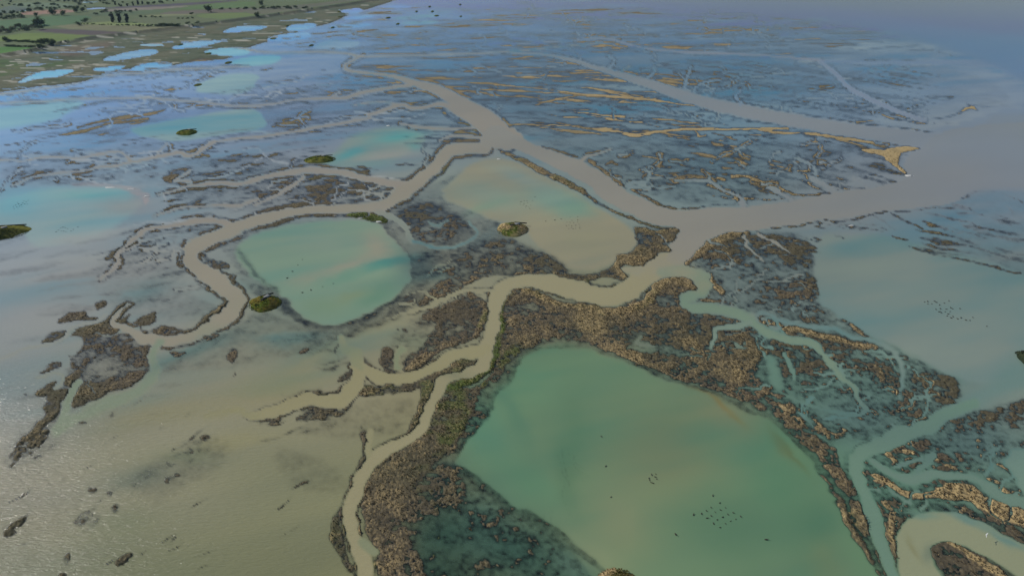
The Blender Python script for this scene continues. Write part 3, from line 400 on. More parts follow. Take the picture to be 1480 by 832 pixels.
# ================= channels
MAINP = [(720,197),(700,212),(706,222),(740,222),(775,246),(807,263),(840,276),(870,296),(903,310),(945,327),(985,331),(988,334),(982,345),(974,352),(958,372),(930,392),(908,402),(880,402),(930,410),(975,388),(995,372),(1010,355),(1030,344),(1045,341),(1075,337),(1110,330),(1167,322),(1250,313),(1300,304),(1345,297),(1370,292),(1400,275),(1520,300),(1520,190),(1420,180),(1360,195),(1310,215),(1305,235),(1312,252),(1300,262),(1260,272),(1200,279),(1155,288),(1110,295),(1060,299),(1000,303),(965,302),(920,288),(900,270),(870,250),(835,230),(800,217),(772,208),(745,196),(725,180)]
for lst, kw in [
 ([(-40,152,3),(0,150,3),(100,144,3),(190,141,3),(250,144,3),(300,149,3),(328,153,4),(370,153,4),(402,150,3),(425,144,3),(470,142,5),(500,142,6),(512,136,6),(545,130,6),(595,123,6)], dict(lev=2.5, tan=.35, grn=.3)),
 ([(-40,137,4),(0,136,3),(37,132,3),(105,122,3),(130,112,3),(185,106,3),(205,107,3),(237,101,3),(287,99,3),(360,96,2)], dict(lev=2.5, tan=.35, grn=.3)),
 ([(0,109,2),(35,108,2),(55,104,2)], dict(lev=0, wc=(140,135,115), f=1)),
 ([(270,55,2),(330,55,2),(400,53,2)], dict(lev=0,f=1)), ([(335,68,2),(362,72,2.5),(370,74,2)], dict(lev=1,f=1)),
 ([(370,74,2),(400,77,2.5),(455,75,3),(495,76,3),(520,82,4)], dict(lev=1.5, tan=.3)), ([(520,82,3),(557,81,2.5),(650,79,2.5),(740,75,2.5),(800,68,2),(870,62,2)], dict(lev=1.2, tan=.5)),
 ([(525,81,3),(508,88,4),(496,96,5),(503,103,5),(540,106,5),(575,111,7),(602,121,10),(630,128,14),(650,140,19),(675,156,25),(697,172,32),(718,190,36),(735,203,30)], dict(lev=4, tan=.3, grn=.1)),
 ([(0,408/2,0.1),(370,194,7),(420,192,7),(450,186,6),(485,179,5),(530,171,5)], dict(lev=1)) if False else ([(300,206,3),(370,197,5),(415,193,5),(445,187,5),(485,180,5),(535,170,3)], dict(lev=2.5, tan=.25)),
 ([(532,166,5),(550,161,6),(572,153,7),(585,151,6),(592,157,6),(612,157,6),(635,149,7),(652,155,8),(665,167,9),(685,175,9),(697,182,9)], dict(lev=3, tan=.3, grn=.3)),
 ([(575,152,3),(560,147,3),(535,149,3),(510,152,2)], dict(lev=1.5)),
 ([(578,179,3),(602,184,4),(652,187,4),(695,184,4)], dict(lev=2.5, tan=.2, grn=.3)), ([(635,203,3),(657,194,4),(695,200,4)], dict(lev=2.5, tan=.2, grn=.3)),
 ([(490,133,2),(478,140,3)], dict(lev=1.5)),
 # north channel
 ([(740,77,3),(790,79,4),(825,86,5),(860,98,7),(895,108,10),(935,120,13),(975,135,16),(1015,147,18),(1052,156,19),(1110,168,20),(1190,182,20),(1290,196,20),(1380,210,26)], dict(lev=2, tan=.45, wc=(126,130,132))),
 ([(1440,180,30),(1480,190,50),(1560,200,90)], dict(lev=0, wc=(116,126,136), f=6)),
 ([(740,64,2),(800,61,2.5),(850,57,2),(880,56,2.5),(902,63,3),(940,72,3),(1000,76,4),(1110,80,3.5),(1190,88,4)], dict(lev=1., tan=.5, wc=(130,130,138))),
 ([(1185,88,5),(1212,110,6),(1230,130,7),(1265,147,7),(1300,162,7),(1335,174,7)], dict(lev=1.5, tan=.2, wc=(122,132,148))),
 ([(1190,89,3),(1300,91,4),(1400,90,8),(1500,95,20)], dict(lev=0, wc=(112,126,148), f=4)),
 ([(878,100,4),(890,88,3),(880,80,2)], dict(lev=2, tan=0, wc=(115,130,140))), ([(935,113,3),(948,105,3),(945,98,2)], dict(lev=2, tan=0, wc=(115,130,140))),
 ([(990,130,4),(988,122,4),(994,110,3),(1000,97,2)], dict(lev=2, tan=0, wc=(115,130,140))), ([(1003,132,3),(1008,124,3),(1020,118,2),(1040,116,2)], dict(lev=2, tan=0, wc=(115,130,140))), ([(1020,140,3),(1030,132,2)], dict(lev=1.5, tan=0, wc=(115,130,140))),
 ([(1070,152,4),(1064,141,4),(1070,130,3)], dict(lev=2.5, tan=0, wc=(115,130,145))), ([(900,103,2),(912,96,2)], dict(lev=1, tan=0)),
 # centre-left creeks
 ([(-40,235,3),(0,232,3),(20,229,2.5),(32,233,3),(62,228,4),(92,228,3),(112,229,3),(140,224,4),(170,219,3),(182,224,3),(190,231,5)], dict(lev=2.5, tan=.25)),
 ([(20,268,2),(45,258,3),(75,252,3),(110,248,3),(128,246,4),(145,240,4),(165,241,4),(195,233,5),(225,226,6),(260,220,6),(270,226,6),(283,224,6),(295,213,8),(308,205,5)], dict(lev=2.5, tan=.25)),
 ([(225,227,2),(233,215,2),(240,208,2)], dict(lev=0)),
 ([(225,281,3),(247,277,4),(270,268,5),(312,264,5),(345,265,6),(372,259,7),(385,256,8),(410,250,9),(445,246,9),(490,247,9),(530,257,9),(565,267,10),(585,268,12)], dict(lev=3, tan=.2)),
 ([(275,262,4),(255,260,4),(245,262,3),(268,252,4),(275,246,2)], dict(lev=2.5, tan=.15)),
 ([(437,256,6),(425,268,6),(405,280,5),(385,288,4),(370,295,3)], dict(lev=2)),
 ([(222,312,2),(240,306,3),(268,297,4),(300,300,4),(345,296,4),(372,288,3)], dict(lev=2.5, tan=.2)),
 ([(145,402,3),(160,392,4),(176,378,5),(170,366,5),(195,345,6),(213,331,7),(245,327,7),(275,319,7),(305,317,8),(323,322,9),(330,326,10)], dict(lev=4, tan=.15)),
 ([(170,372,5),(185,362,3),(205,350,3)], dict(lev=1)),
 ([(700,214,16),(655,214,19),(642,226,19),(630,240,18),(612,256,18),(588,274,18),(562,290,18),(542,299,15),(500,302,14),(465,302,12),(430,306,12),(390,313,14),(355,323,16),(325,336,17),(295,348,17),(275,358,19),(270,372,20),(285,388,22),(308,400,24),(325,412,24),(342,430,24),(335,452,22),(308,470,17),(276,486,14),(248,492,14),(215,490,13),(198,488,11),(188,478,10),(168,472,10),(163,462,9),(172,450,7),(184,438,5)], dict(lev=5, lf=4, tan=.15, e=.06, wc=(136,131,116))),
 ([(545,305,8),(568,314,9),(582,326,8),(590,340,7),(596,348,8)], dict(lev=0, wc=(120,128,118))),
 ([(598,348,5),(625,358,4),(660,358,4),(680,350,4),(694,338,3),(680,318,2.5)], dict(lev=0, wc=(84,118,122), f=3, depth=-.7)),
 ([(228,495,14),(220,515,12),(228,530,12),(212,558,16),(175,580,14),(130,596,14),(100,608,18),(80,626,16)], dict(lev=0, wc=(118,130,112), f=5)),
 ([(112,552,14),(104,575,12),(94,595,12),(84,618,14)], dict(lev=0, wc=(118,130,112), f=3)), ([(50,548,3),(85,538,5),(92,560,5),(80,565,4)], dict(lev=0, wc=(124,130,118), f=3)),
 ([(-20,516,3),(0,512,4),(35,502,5),(75,495,5),(92,487,6),(100,476,6),(115,470,5),(145,464,5),(155,452,3)], dict(lev=0, wc=(130,134,126), f=2.5)),
 # central main creek
 ([(960,378,32),(930,402,32),(905,425,30),(880,432,27),(850,425,26),(820,413,24),(790,407,21),(760,404,20),(738,410,22),(722,425,23),(716,445,21),(712,468,20),(705,488,20),(703,508,20),(695,528,20),(672,538,14),(650,545,15),(636,560,16),(628,580,17),(618,600,17),(605,622,18),(578,640,18),(550,655,20),(530,680,22),(515,705,22),(506,735,22),(508,765,20),(520,790,24),(526,812,24),(520,840,22),(505,900,24),(480,1000,30)], dict(lev=4, tan=.3, grn=.3, wc=(137,133,108))),
 ([(704,500,14),(690,503,14),(662,510,18),(638,522,19),(612,537,19),(580,549,18),(552,548,18),(528,536,20),(518,525,20),(512,545,22),(508,565,24),(492,580,22),(472,580,18),(452,572,18),(425,576,18),(400,592,16),(372,601,14)], dict(lev=3, tan=.15, grn=.15, wc=(137,133,105))),
 ([(372,601,12),(340,590,10),(300,600,8)], dict(lev=0, wc=(132,130,102), f=6)),
 ([(518,524,18),(512,512,16),(500,505,14),(496,490,10)], dict(lev=0, wc=(128,130,104), f=4)),
 ([(574,528,8),(570,510,8),(578,500,6)], dict(lev=0, wc=(120,128,104), f=3)),
 ([(718,421,4),(700,420,5),(680,419,5),(660,426,5),(640,434,5),(620,446,6),(600,450,7)], dict(lev=2, tan=.3, wc=(132,130,108))),
 ([(538,625,10),(531,640,10),(536,655,10)], dict(lev=0, wc=(132,130,104))),
 ([(530,790,16),(540,800,14)], dict(lev=0, wc=(120,126,104), f=4)),
 ([(820,400,8),(850,404,10),(880,406,12)], dict(lev=0)) if False else ([(902,388,10),(925,390,16)], dict(lev=0, wc=(134,132,112))),
 ([(965,350,2),(958,342,2),(948,338,1.5)], dict(lev=0, f=1.5)),
 # right side creeks
 ([(960,392,16),(990,392,16),(1015,400,16),(1024,412,18),(1018,424,14),(998,424,12),(990,430,14),(1000,440,16),(1030,444,13),(1060,450,14),(1085,458,14),(1095,468,12),(1108,478,10),(1130,483,12),(1150,492,13),(1176,496,12),(1187,508,10),(1195,525,9),(1212,545,7),(1235,562,6),(1232,575,5),(1245,588,6)], dict(lev=2, tan=.5, wc=(110,130,114), f=4)),
 ([(1245,590,5),(1222,596,4),(1195,588,4),(1160,578,3),(1130,565,2)], dict(lev=0, wc=(100,122,110), f=6, depth=-.5)),
 ([(1085,462,7),(1060,470,9),(1045,472,9),(1036,480,7),(1038,492,8),(1033,505,4)], dict(lev=2, tan=.3, wc=(112,130,118))),
 ([(1095,452,4),(1115,455,5),(1140,468,5),(1180,470,6),(1220,480,5),(1260,492,6),(1285,505,7),(1300,520,6),(1306,545,5),(1305,575,3)], dict(lev=0, tan=.3, wc=(108,126,122), f=6, depth=-.6)),
 ([(1125,508,4),(1138,525,5),(1145,545,2)], dict(lev=0, wc=(96,124,114), f=3)), ([(1108,520,12),(1114,540,14),(1124,556,8)], dict(lev=0, wc=(92,122,110), f=14, depth=-.6)),
 ([(1100,510,3),(960,497,3)], dict(lev=0)) if False else ([(930,490,5),(918,500,6),(950,502,4)], dict(lev=0, wc=(100,110,100), f=3, depth=-.5)),
 ([(1520,530,90),(1450,556,40),(1405,582,24),(1380,594,20)], dict(lev=0, wc=(106,125,119), f=18, depth=-.8)),
 ([(1405,582,18),(1385,592,20),(1340,612,20),(1290,630,20),(1255,644,22),(1243,660,24),(1246,690,20),(1256,730,20),(1268,770,20),(1280,805,18),(1290,840,16),(1310,920,16)], dict(lev=2, tan=.3, wc=(98,125,112), f=4)),
 ([(1262,662,6),(1290,680,12),(1320,690,14),(1350,690,10),(1400,695,10),(1430,708,12),(1460,722,14),(1500,730,20)], dict(lev=0, wc=(98,122,112), f=4)), ([(1345,660,14),(1330,680,10)], dict(lev=0, wc=(90,116,108), f=5)), ([(1470,665,30),(1500,690,60)], dict(lev=0, wc=(104,128,118), f=6)),
 ([(1300,668,6),(1330,660,6)], dict(lev=0, wc=(90,115,110), f=4)),
 ([(1070,333+8,3),(1080,355,3),(1090,368,3),(1105,378,2)], dict(lev=1, tan=.2)), ([(1095,338,5),(1118,350,4),(1140,365,3)], dict(lev=1.5, tan=.2)) ,
 ([(980,299-30,0.1),(902,270,4),(915,264,4),(935,265,3),(940,255,3),(932,243,2)], dict(lev=2.5, tan=.2, wc=(112,126,128))), ([(975,261,2),(1020,261,3),(1045,271,3),(1068,287,5),(1075,298,9)], dict(lev=2.5, tan=.6, wc=(122,128,128))), ([(1110,272,3),(1125,277,4),(1145,290,6),(1150,296,8)], dict(lev=1, tan=.5, wc=(122,128,128))),
 ([(836,234,6),(845,226,5),(860,222,3),(885,216,2)], dict(lev=1, tan=.3)), ([(1170,258,5),(1185,264,5),(1205,276,8),(1215,282,8)], dict(lev=0, wc=(122,128,128))), ([(1150,228,3),(1180,240,3),(1178,252,4)], dict(lev=0, wc=(112,126,128))), ([(1232,258,3),(1250,265,4),(1255,275,5)], dict(lev=0,wc=(122,128,128))),
 ([(740,208-20,10),(752,240-38,12)], dict(lev=0)),
 ]: chan(lst, **kw)
s_, d_ = sdist(chaikin([(740,180),(700,205),(745,222),(775,246),(807,263),(840,276),(870,296),(903,310),(945,327),(985,331),(960,375),(985,388),(1010,352),(1045,341),(1110,330),(1250,313),(1345,297),(1400,275),(1560,300),(1560,180),(1420,180),(1330,215),(1300,262),(1200,279),(1060,299),(965,302),(900,270),(835,230),(772,208)], True))

bank([(345,482,8),(400,489,12),(470,484,14),(530,474,12),(580,455,6)], 8, e=-.2, f=14, na=.14, tan=0)
bank([(225,545,8),(290,508,14),(345,484,10)], 8, e=-.24, f=14, na=.14, tan=0)
bank([(380,455,6),(430,475,8),(520,482,6)], 8, e=-.2, f=12, na=.1, tan=0)
for _ in range(34):
    x_ = 20+440*rng.random(); y_ = 560+260*rng.random(); l_ = 8+22*rng.random()
    bank([(x_-l_*.6, y_+l_*.35, .8), (x_, y_+rng.normal()*1.5, 2+2*rng.random()), (x_+l_*.6, y_-l_*.4, .8)], 2, e=-.18+.1*rng.random(), f=4, na=.4, tan=0, up=True)
# ---- thin streaks of bank and submerged ridge that follow the ebb, drawn along a flow direction
rs_ = np.random.default_rng(11)
def flow(x, y):
    if x < 520: return -.16+.06*(x/520)
    if y < 85: return -.03
    if x < 760: return .02
    return .06+.10*min(1, (x-760)/500)+(.06 if y > 190 else 0)
def streaks(box_, n, L, w_, e, tan, na=.3, grn=0., f=2.6, test=None):
    for _ in range(n):
        x = box_[0]+(box_[2]-box_[0])*rs_.random(); y = box_[1]+(box_[3]-box_[1])*rs_.random()
        if test is not None and not test(x, y): continue
        j = min(np.searchsorted(YS, y), NY-1); i = min(np.searchsorted(XS, x), NX-1)
        if WID[j, i] or LM[j, i] > .3: continue
        l = L*(.4+rs_.random()); wm = w_*(.5+rs_.random()); pts = []; k = 5; yy = y; ph = rs_.random()*6.28
        for q in range(k+1):
            xx = x+l*(q/k-.5); 
            if q: yy += flow(xx, yy)*l/k+rs_.normal()*.035*l/k*1.6
            pts.append((xx, yy, max(.4, wm*math.sin(math.pi*(.06+.88*q/k)))))
        bank(pts, 3, e=e+.03*rs_.normal(), f=f, na=na, tan=tan*(.4+.9*rs_.random()), grn=grn, up=True)
up = lambda x, y: y < 150+.17*(x-760)+60
streaks((520,12,1250,80), 190, 90, 1.7, .03, .6, na=.12, f=1.8)
streaks((520,12,1330,80), 130, 90, 2.6, -.14, 0, na=.1, f=2.4)
streaks((500,84,900,150), 90, 90, 2.0, .03, .5, na=.12, f=2)
streaks((620,90,1000,200), 100, 80, 4, -.1, 0, na=.15, f=3)
streaks((760,100,1010,190), 60, 90, 2.2, .05, .8, na=.14, f=2)
streaks((950,185,1300,265), 90, 44, 4, -.08, 0, na=.22, f=3)
streaks((880,190,1300,262), 40, 34, 2.4, .04, .7, na=.2, f=2)
streaks((1000,85,1330,170), 110, 80, 2.2, -.12, 0, na=.12, f=2)
streaks((1020,85,1330,175), 40, 60, 1.5, .03, .5, na=.12, f=1.6)
streaks((1380,150,1480,200), 14, 50, 3, -.1, .2, f=3)
streaks((0,100,500,160), 90, 70, 2, -.08, 0, na=.2, f=2)
streaks((0,100,520,215), 80, 50, 1.8, .04, .4, na=.16, grn=.2, f=1.8)
streaks((370,25,560,75), 40, 60, 1.8, .05, .4, na=.12, grn=.3, f=1.8)
streaks((60,150,640,215), 110, 70, 4, -.14, 0, na=.25, f=4)
streaks((220,215,560,300), 100, 46, 3.4, -.08, 0, na=.25, f=3.4)
streaks((300,215,620,300), 44, 26, 2.4, .03, .25, na=.25, f=2.4)
streaks((0,225,230,262), 34, 60, 4, -.14, 0, f=3)
streaks((140,330,330,430), 34, 60, 6, -.2, 0, na=.2, f=7)
streaks((0,340,140,420), 20, 80, 7, -.28, 0, na=.1, f=9)
streaks((0,430,300,600), 22, 70, 7, -.34, 0, na=.15, f=9)
streaks((1340,290,1480,380), 24, 50, 4, -.14, 0, na=.2, f=4)
streaks((1150,316,1420,350), 26, 34, 3, .0, .4, na=.3, f=3)
streaks((1020,350,1180,500), 70, 26, 5, -.02, .2, na=.35, f=5)
streaks((380,480,560,640), 20, 50, 6, -.22, 0, na=.2, f=8)
def wander(box_, n, L, w_, lev, tan, e=.0, wc=None, grn=0., wig=.6, ang=None):
    for _ in range(n):
        x = box_[0]+(box_[2]-box_[0])*rs_.random(); y = box_[1]+(box_[3]-box_[1])*rs_.random()
        j = min(np.searchsorted(YS, y), NY-1); i = min(np.searchsorted(XS, x), NX-1)
        if WID[j, i] or LM[j, i] > .3 or E[j, i] < -.5: continue
        sq = min(1., .16+H/TT[j, 0]*.95); k = 7; st = L*(.5+rs_.random())/k; a0 = (ang if ang is not None else ((math.pi-.15 if rs_.random() < .5 else -.15)+rs_.normal()*.5 if x < 650 else rs_.random()*6.28)); a = a0; pts = []
        for q in range(k+1):
            pts.append((x, y, max(.7, w_*(1-.8*q/k)))); a = a0*.5+a*.5+rs_.normal()*wig; x += math.cos(a)*st; y += math.sin(a)*st*sq
        if any(WID[min(np.searchsorted(YS, max(p_[1], -90)), NY-1), min(np.searchsorted(XS, p_[0]), NX-1)] for p_ in pts): continue
        c = wc if wc is not None else tuple(WC[j, i]*.5+np.array([135, 133, 124])*.5)
        chan(pts, lev=lev, lf=2.2, e=e, tan=tan, grn=grn, wc=c, depth=-.8, f=1.8); CHS.insert(0, CHS.pop())
wander((0,150,640,310), 46, 70, 2.6, 2.2, .25, grn=.2)
wander((0,100,520,160), 34, 70, 1.8, 1.4, .3)
wander((0,100,560,320), 60, 70, 2.0, 0, 0, wc=(150,153,152))
wander((140,330,330,430), 6, 60, 3, 1.2, .1, e=-.08, wig=.35)
wander((560,90,1330,175), 60, 50, 1.8, 1.8, .15, e=-.06)
wander((540,15,1250,78), 34, 70, 1.3, 1.2, .6)
wander((850,200,1300,280), 30, 44, 2.6, 2.4, .45, e=.01)
wander((1000,345,1180,500), 16, 50, 3., 2, .3)
wander((1100,470,1400,620), 26, 60, 4., 1.5, .5, e=.03, wc=(98,124,118))
wander((1260,640,1480,740), 12, 50, 5., 2, .6, e=.05, wc=(96,120,112))
wander((960,450,1100,540), 7, 40, 3., 1, .3, wc=(104,118,106))
wander((585,380,700,470), 6, 40, 3., 1, .2, wc=(122,124,106))
wander((60,440,220,640), 8, 50, 3.5, 1.5, .2, wc=(122,128,118))
carve()
poly([(705,185),(690,205),(704,215),(735,214),(765,224),(790,235),(815,247),(847,266),(870,286),(902,306),(942,323),(987,330),(972,354),(956,374),(985,388),(998,370),(1014,352),(1042,340),(1078,336),(1110,330),(1167,322),(1250,312),(1345,297),(1372,294),(1395,278),(1440,268),(1600,280),(1600,170),(1440,178),(1380,186),(1345,198),(1334,215),(1318,222),(1306,232),(1314,252),(1300,262),(1260,272),(1200,280),(1155,289),(1110,296),(1060,300),(1000,304),(965,302),(920,288),(900,270),(870,250),(835,230),(800,217),(772,208),(745,196),(725,180)], e=-1.6, f=2, na=.04, wc=(131,129,120), smooth=1)
blob(1250,295,200,30,5, wc=(124,127,126), k=.9); blob(1420,240,110,60,0, wc=(118,126,136), k=.9)
poly([(1330,205),(1400,170),(1480,150),(1900,150),(2300,330),(1600,285),(1420,275),(1345,262)], e=-1.5, f=26, na=.05)
for a in ((955,380,34,20,0,(134,131,115),.9),(988,396,26,14,0,(131,132,113),.95),(1020,412,20,12,0,(127,132,112),.8),(700,212,30,16,0,(133,130,119),.8),(545,300,24,10,0,(134,130,118),.8),(345,440,20,20,0,(133,131,114),.7),(300,475,30,14,0,(130,132,114),.7)):
    blob(a[0],a[1],a[2],a[3],a[4],wc=a[5],k=a[6])
poly([(1302,900),(1299,835),(1296,790),(1299,764),(1312,748),(1335,739),(1370,738),(1410,750),(1450,768),(1500,792),(1570,835),(1600,880),(1560,880),(1485,836),(1440,810),(1400,790),(1362,783),(1346,789),(1349,810),(1368,838),(1395,900)], e=-1.3, f=5, na=.04, wc=(128,134,112), smooth=1)
for a in ((1330,744,26,7,0,(98,126,116),.8),(1395,748,34,6,-22,(92,122,118),.85),(1455,776,40,6,-26,(92,122,118),.85),(1345,800,9,16,0,(96,110,100),.6),(1322,792,5,22,35,(112,112,86),.5)):
    blob(a[0],a[1],a[2],a[3],a[4],wc=a[5],k=a[6])
# sea, top right
poly([(620,-108),(560,-30),(700,-12),(900,-3),(960,4),(1060,10),(1160,22),(1290,45),(1420,85),(1480,120),(1700,180),(2400,250),(2400,-108)], e=-1.6, f=14, na=.05, wc=(98,118,146), wid=60, wcf=24)
poly([(1000,-108),(1000,-10),(1200,6),(1480,60),(2400,120),(2400,-108)], wc=(88,112,142), f=14)
# streaks of colour in the flats
for a in ((470,510,70,16,15,(78,108,104),.6),(300,500,60,14,20,(90,116,112),.6),(250,520,50,10,25,(86,110,106),.5),(640,425,60,12,22,(132,130,106),.8),(560,470,80,10,20,(132,130,106),.8),(600,490,40,16,0,(118,128,108),.6),(450,520,60,10,22,(130,128,104),.6),
          (400,560,90,25,15,(132,128,100),.8),(230,600,120,24,12,(126,124,98),.7),(330,640,80,14,15,(128,126,98),.6),(430,490,50,8,10,(84,122,122),.5),(400,485,35,6,5,(86,124,124),.6),(620,400,50,12,10,(80,108,106),.6),(600,380,30,26,0,(66,88,92),.7),(700,345,40,12,30,(88,108,110),.5),
          (660,540,20,10,0,(100,108,92),.4),(60,420,80,30,10,(138,140,136),.6),(200,460,40,20,0,(132,134,128),.5),(60,760,80,30,0,(124,122,104),.4),(200,690,50,20,10,(84,98,92),.5),(270,660,50,14,0,(96,108,92),.5),(180,760,60,20,10,(98,108,90),.4),(210,420,50,18,20,(94,118,116),.5),
          (620,780,24,60,0,(58,82,76),.6),(700,760,60,50,-30,(66,98,94),.8),(820,815,40,20,-25,(84,108,100),.7),(1350,560,40,20,20,(108,122,114),.5),(180,300,40,14,0,(130,128,124),.5),(200,282,12,16,0,(138,126,126),.5)):
    blob(a[0],a[1],a[2],a[3],a[4],wc=a[5],k=a[6])
for a in ((650,690,26,30,0,(66,92,88),.9),(650,770,50,60,0,(50,76,72),.95),(740,800,80,50,-25,(54,82,78),.95),(640,830,60,40,0,(48,72,68),.9),(1240,600,90,40,0,(84,108,108),.7),(1400,640,90,40,0,(80,104,106),.7),(1450,225,230,70,0,(119,126,133),.9),(1380,250,80,30,0,(124,126,126),.7)):
    blob(a[0],a[1],a[2],a[3],a[4],wc=a[5],k=a[6])
# pale beaches
for p in ([(90,267),(130,263),(175,266),(210,275),(216,290),(208,300),(205,285),(175,271),(130,268)],): poly(p, wc=(150,138,135), f=4, k=.7)
#MIX
def blur(a, r):
    for ax_ in (0, 1):
        k = np.exp(-np.linspace(-2, 2, 2*r+1)**2); k /= k.sum(); out = np.zeros_like(a)
        for i_, kk in enumerate(k):
            out += kk*np.roll(a, i_-r, ax_)
        a = out
    return a
em_ = np.clip((E+.3)/.35, 0, 1)
ap = blur(em_, max(2, int(9/STEP))); ap2 = blur(em_, max(2, int(18/STEP)))
keep = np.clip((E+1.0)/.15, 0, 1)*np.clip(Y/250-.2, 0, 1)     # not in creeks and ponds
E = np.maximum(E, (-.95+.79*np.clip(ap*.9+ap2*.6, 0, 1))*keep+E*(1-keep))
n1 = fbm(26, 3, 40); n2 = fbm(7, 4, 50, gain=.7); n3 = fbm(2.4, 3, 60, gain=.75); ns = fbm(9, 3, 70, ax=3.2, ay=1., rot=R(25))
n4 = fbm(1.3, 2, 61, gain=.9)
mott = .36*n1+.45*n2+.45*n3+.4*n4+.3*ns
nf = fbm(80, 4, 150, gain=.7, ax=1.6)
fw = sm(320, 120, Y)
mott = mott*(1-.35*fw)+nf*.3*fw
EH = E+NA*mott*1.35
hum = np.clip((EH+.05)/.25, 0, 1)*np.clip(1-LM, 0, 1)
EH = EH+hum*(np.abs(n3)*.05+np.abs(n4)*.08)
EH = np.where(LM > .5, np.maximum(EH, .02), EH)
inland = LM > .5
flood = fbm(11, 3, 90, ax=2.2, ay=1.)+.35*fbm(60, 2, 95)
# meadow: shallow pans hold water
pan = (LID == 1) & (flood > .55)
EH = np.where(pan & inland, -.06, EH)
# ---- colours of the ground
def C(c): return lin(c)
mud = C((70,66,58)); slate = C((50,54,56)); brown = C((82,77,58)); purple = C((86,77,62)); tanc = C((170,148,104)); greenc = C((78,92,40)); dark = C((52,48,40))
na_ = np.clip(n1*.6+.5, 0, 1)[..., None]
base = brown*na_+purple*(1-na_)
tv = np.clip(TAN*.9+.06+.22*n2+.12*n3, 0, 1)*.9; TV = tv*np.clip(1-LM, 0, 1)*sm(-.12, .03, EH); tv = tv*sm(300, 120, Y)*.75
base = base*(1-tv[..., None])+tanc*tv[..., None]
gv = sm(.2, .7, GRN+.45*fbm(5, 3, 80))*np.clip(GRN*1.5, 0, 1)
base = base*(1-gv[..., None])+greenc*gv[..., None]
dk = sm(-.1, .8, -.4*n3-.5*n4-.5*n2)*.45
base = base*(1-dk[..., None])+dark*dk[..., None]
ws = sm(.1, -.16, EH+.08*n3)[..., None]
wd = sm(-.04, -.26, EH)[..., None]; wetm = C((76,72,62))
base = base*(1-ws)+(wetm*(1-wd)+slate*wd)*ws
lcl = C(LC)*(1+.16*n2[..., None]+.10*n1[..., None])
spk = fbm(9, 3, 160, gain=.8, ax=2.5); sw = ((LID == 1)*sm(.42, .6, spk))[..., None]; lcl = lcl*(1-sw)+C((158,156,140))*sw
sw = ((LID == 1)*sm(.25, .6, -spk))[..., None]*.6; lcl = lcl*(1-sw)+C((52,64,36))*sw
sw = ((LID >= 10)*sm(.0, .8, fbm(30, 3, 170, ax=4, rot=.25)))[..., None]*.3; lcl = lcl*(1-sw)+lcl*np.array([1.25, 1.1, .9])*sw
mw = ((LID == 1)*sm(-.2, .6, n1+.6*n2))[..., None]*.4
lcl = lcl*(1-mw)+C((104,96,74))*mw
lm = np.clip(LM, 0, 1)[..., None]
GC = base*(1-lm)+lcl*lm
GC = np.clip(GC, .004, .8)
# ---- water
streak = fbm(40, 3, 120, ax=2.6, ay=1., rot=R(28))
opn = np.clip((E+.1)/-.4, 0, 1)*np.clip((E+1.2)/.2, .09, 1)
cl = fbm(55, 4, 130, ax=3., ay=1., rot=R(24)); cl2 = fbm(16, 3, 140, ax=3.5, ay=1., rot=R(20))
tq = (np.clip(.62*cl+.35*cl2, -1, 1)*opn)[..., None]
tq = tq*(1+1.0*sm(260, 60, Y)[..., None])
WC = WC+np.where(tq > 0, tq*np.array([-34., -10., 0.]), -tq*np.array([14., 11., 4.]))
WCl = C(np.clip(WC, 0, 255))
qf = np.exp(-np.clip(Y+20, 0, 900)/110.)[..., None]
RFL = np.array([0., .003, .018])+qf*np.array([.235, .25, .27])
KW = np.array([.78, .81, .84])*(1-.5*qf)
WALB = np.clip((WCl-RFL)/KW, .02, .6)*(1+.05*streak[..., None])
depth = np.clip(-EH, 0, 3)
OP = 1-np.exp(-depth*(4.2+2.5*CHM+1.2*sm(700, 300, X)*sm(500, 300, Y)))
OP = np.clip(OP*1.02, 0, .985)
#PAINT-END
# ================================================================== Blender geometry
col = scn.collection
def newmesh(name, verts, faces_flat, nside, mats=(), attrs=None, smooth=False):
    me = bpy.data.meshes.new(name)
    verts = np.asarray(verts, np.float32); faces_flat = np.asarray(faces_flat, np.int32).ravel()
    nf = len(faces_flat)//nside
    me.vertices.add(len(verts)); me.vertices.foreach_set('co', verts.ravel())
    me.loops.add(len(faces_flat)); me.loops.foreach_set('vertex_index', faces_flat)
    me.polygons.add(nf); me.polygons.foreach_set('loop_start', np.arange(nf, dtype=np.int32)*nside)
    me.update(calc_edges=True)
    if smooth: me.polygons.foreach_set('use_smooth', np.ones(nf, bool))
    for k, v in (attrs or {}).items():
        v = np.asarray(v, np.float32)
        if v.ndim == 2:
            a = me.attributes.new(k, 'FLOAT_COLOR', 'POINT'); q = np.ones((len(v), 4), np.float32); q[:, :3] = v; a.data.foreach_set('color', q.ravel())
        else:
            a = me.attributes.new(k, 'FLOAT', 'POINT'); a.data.foreach_set('value', v)
    for m in mats: me.materials.append(m)
    return me
def put(name, me, parent=None, loc=None, label=None, cat=None, group=None, kind=None):
    o = bpy.data.objects.new(name, me); col.objects.link(o)
    if parent: o.parent = parent
    if loc is not None: o.location = loc
    if label: o['label'] = label
    if cat: o['category'] = cat
    if group: o['group'] = group
    if kind: o['kind'] = kind
    return o
def nodes(name):
    m = bpy.data.materials.new(name); m.use_nodes = True; t = m.node_tree; t.nodes.clear()
    def N(ty, **kw):
        n = t.nodes.new(ty)
        for k, v in kw.items():
            if k[0] == 'i' and k[1:].isdigit(): n.inputs[int(k[1:])].default_value = v
            else: setattr(n, k, v)
        return n
    return m, t, N, t.links.new
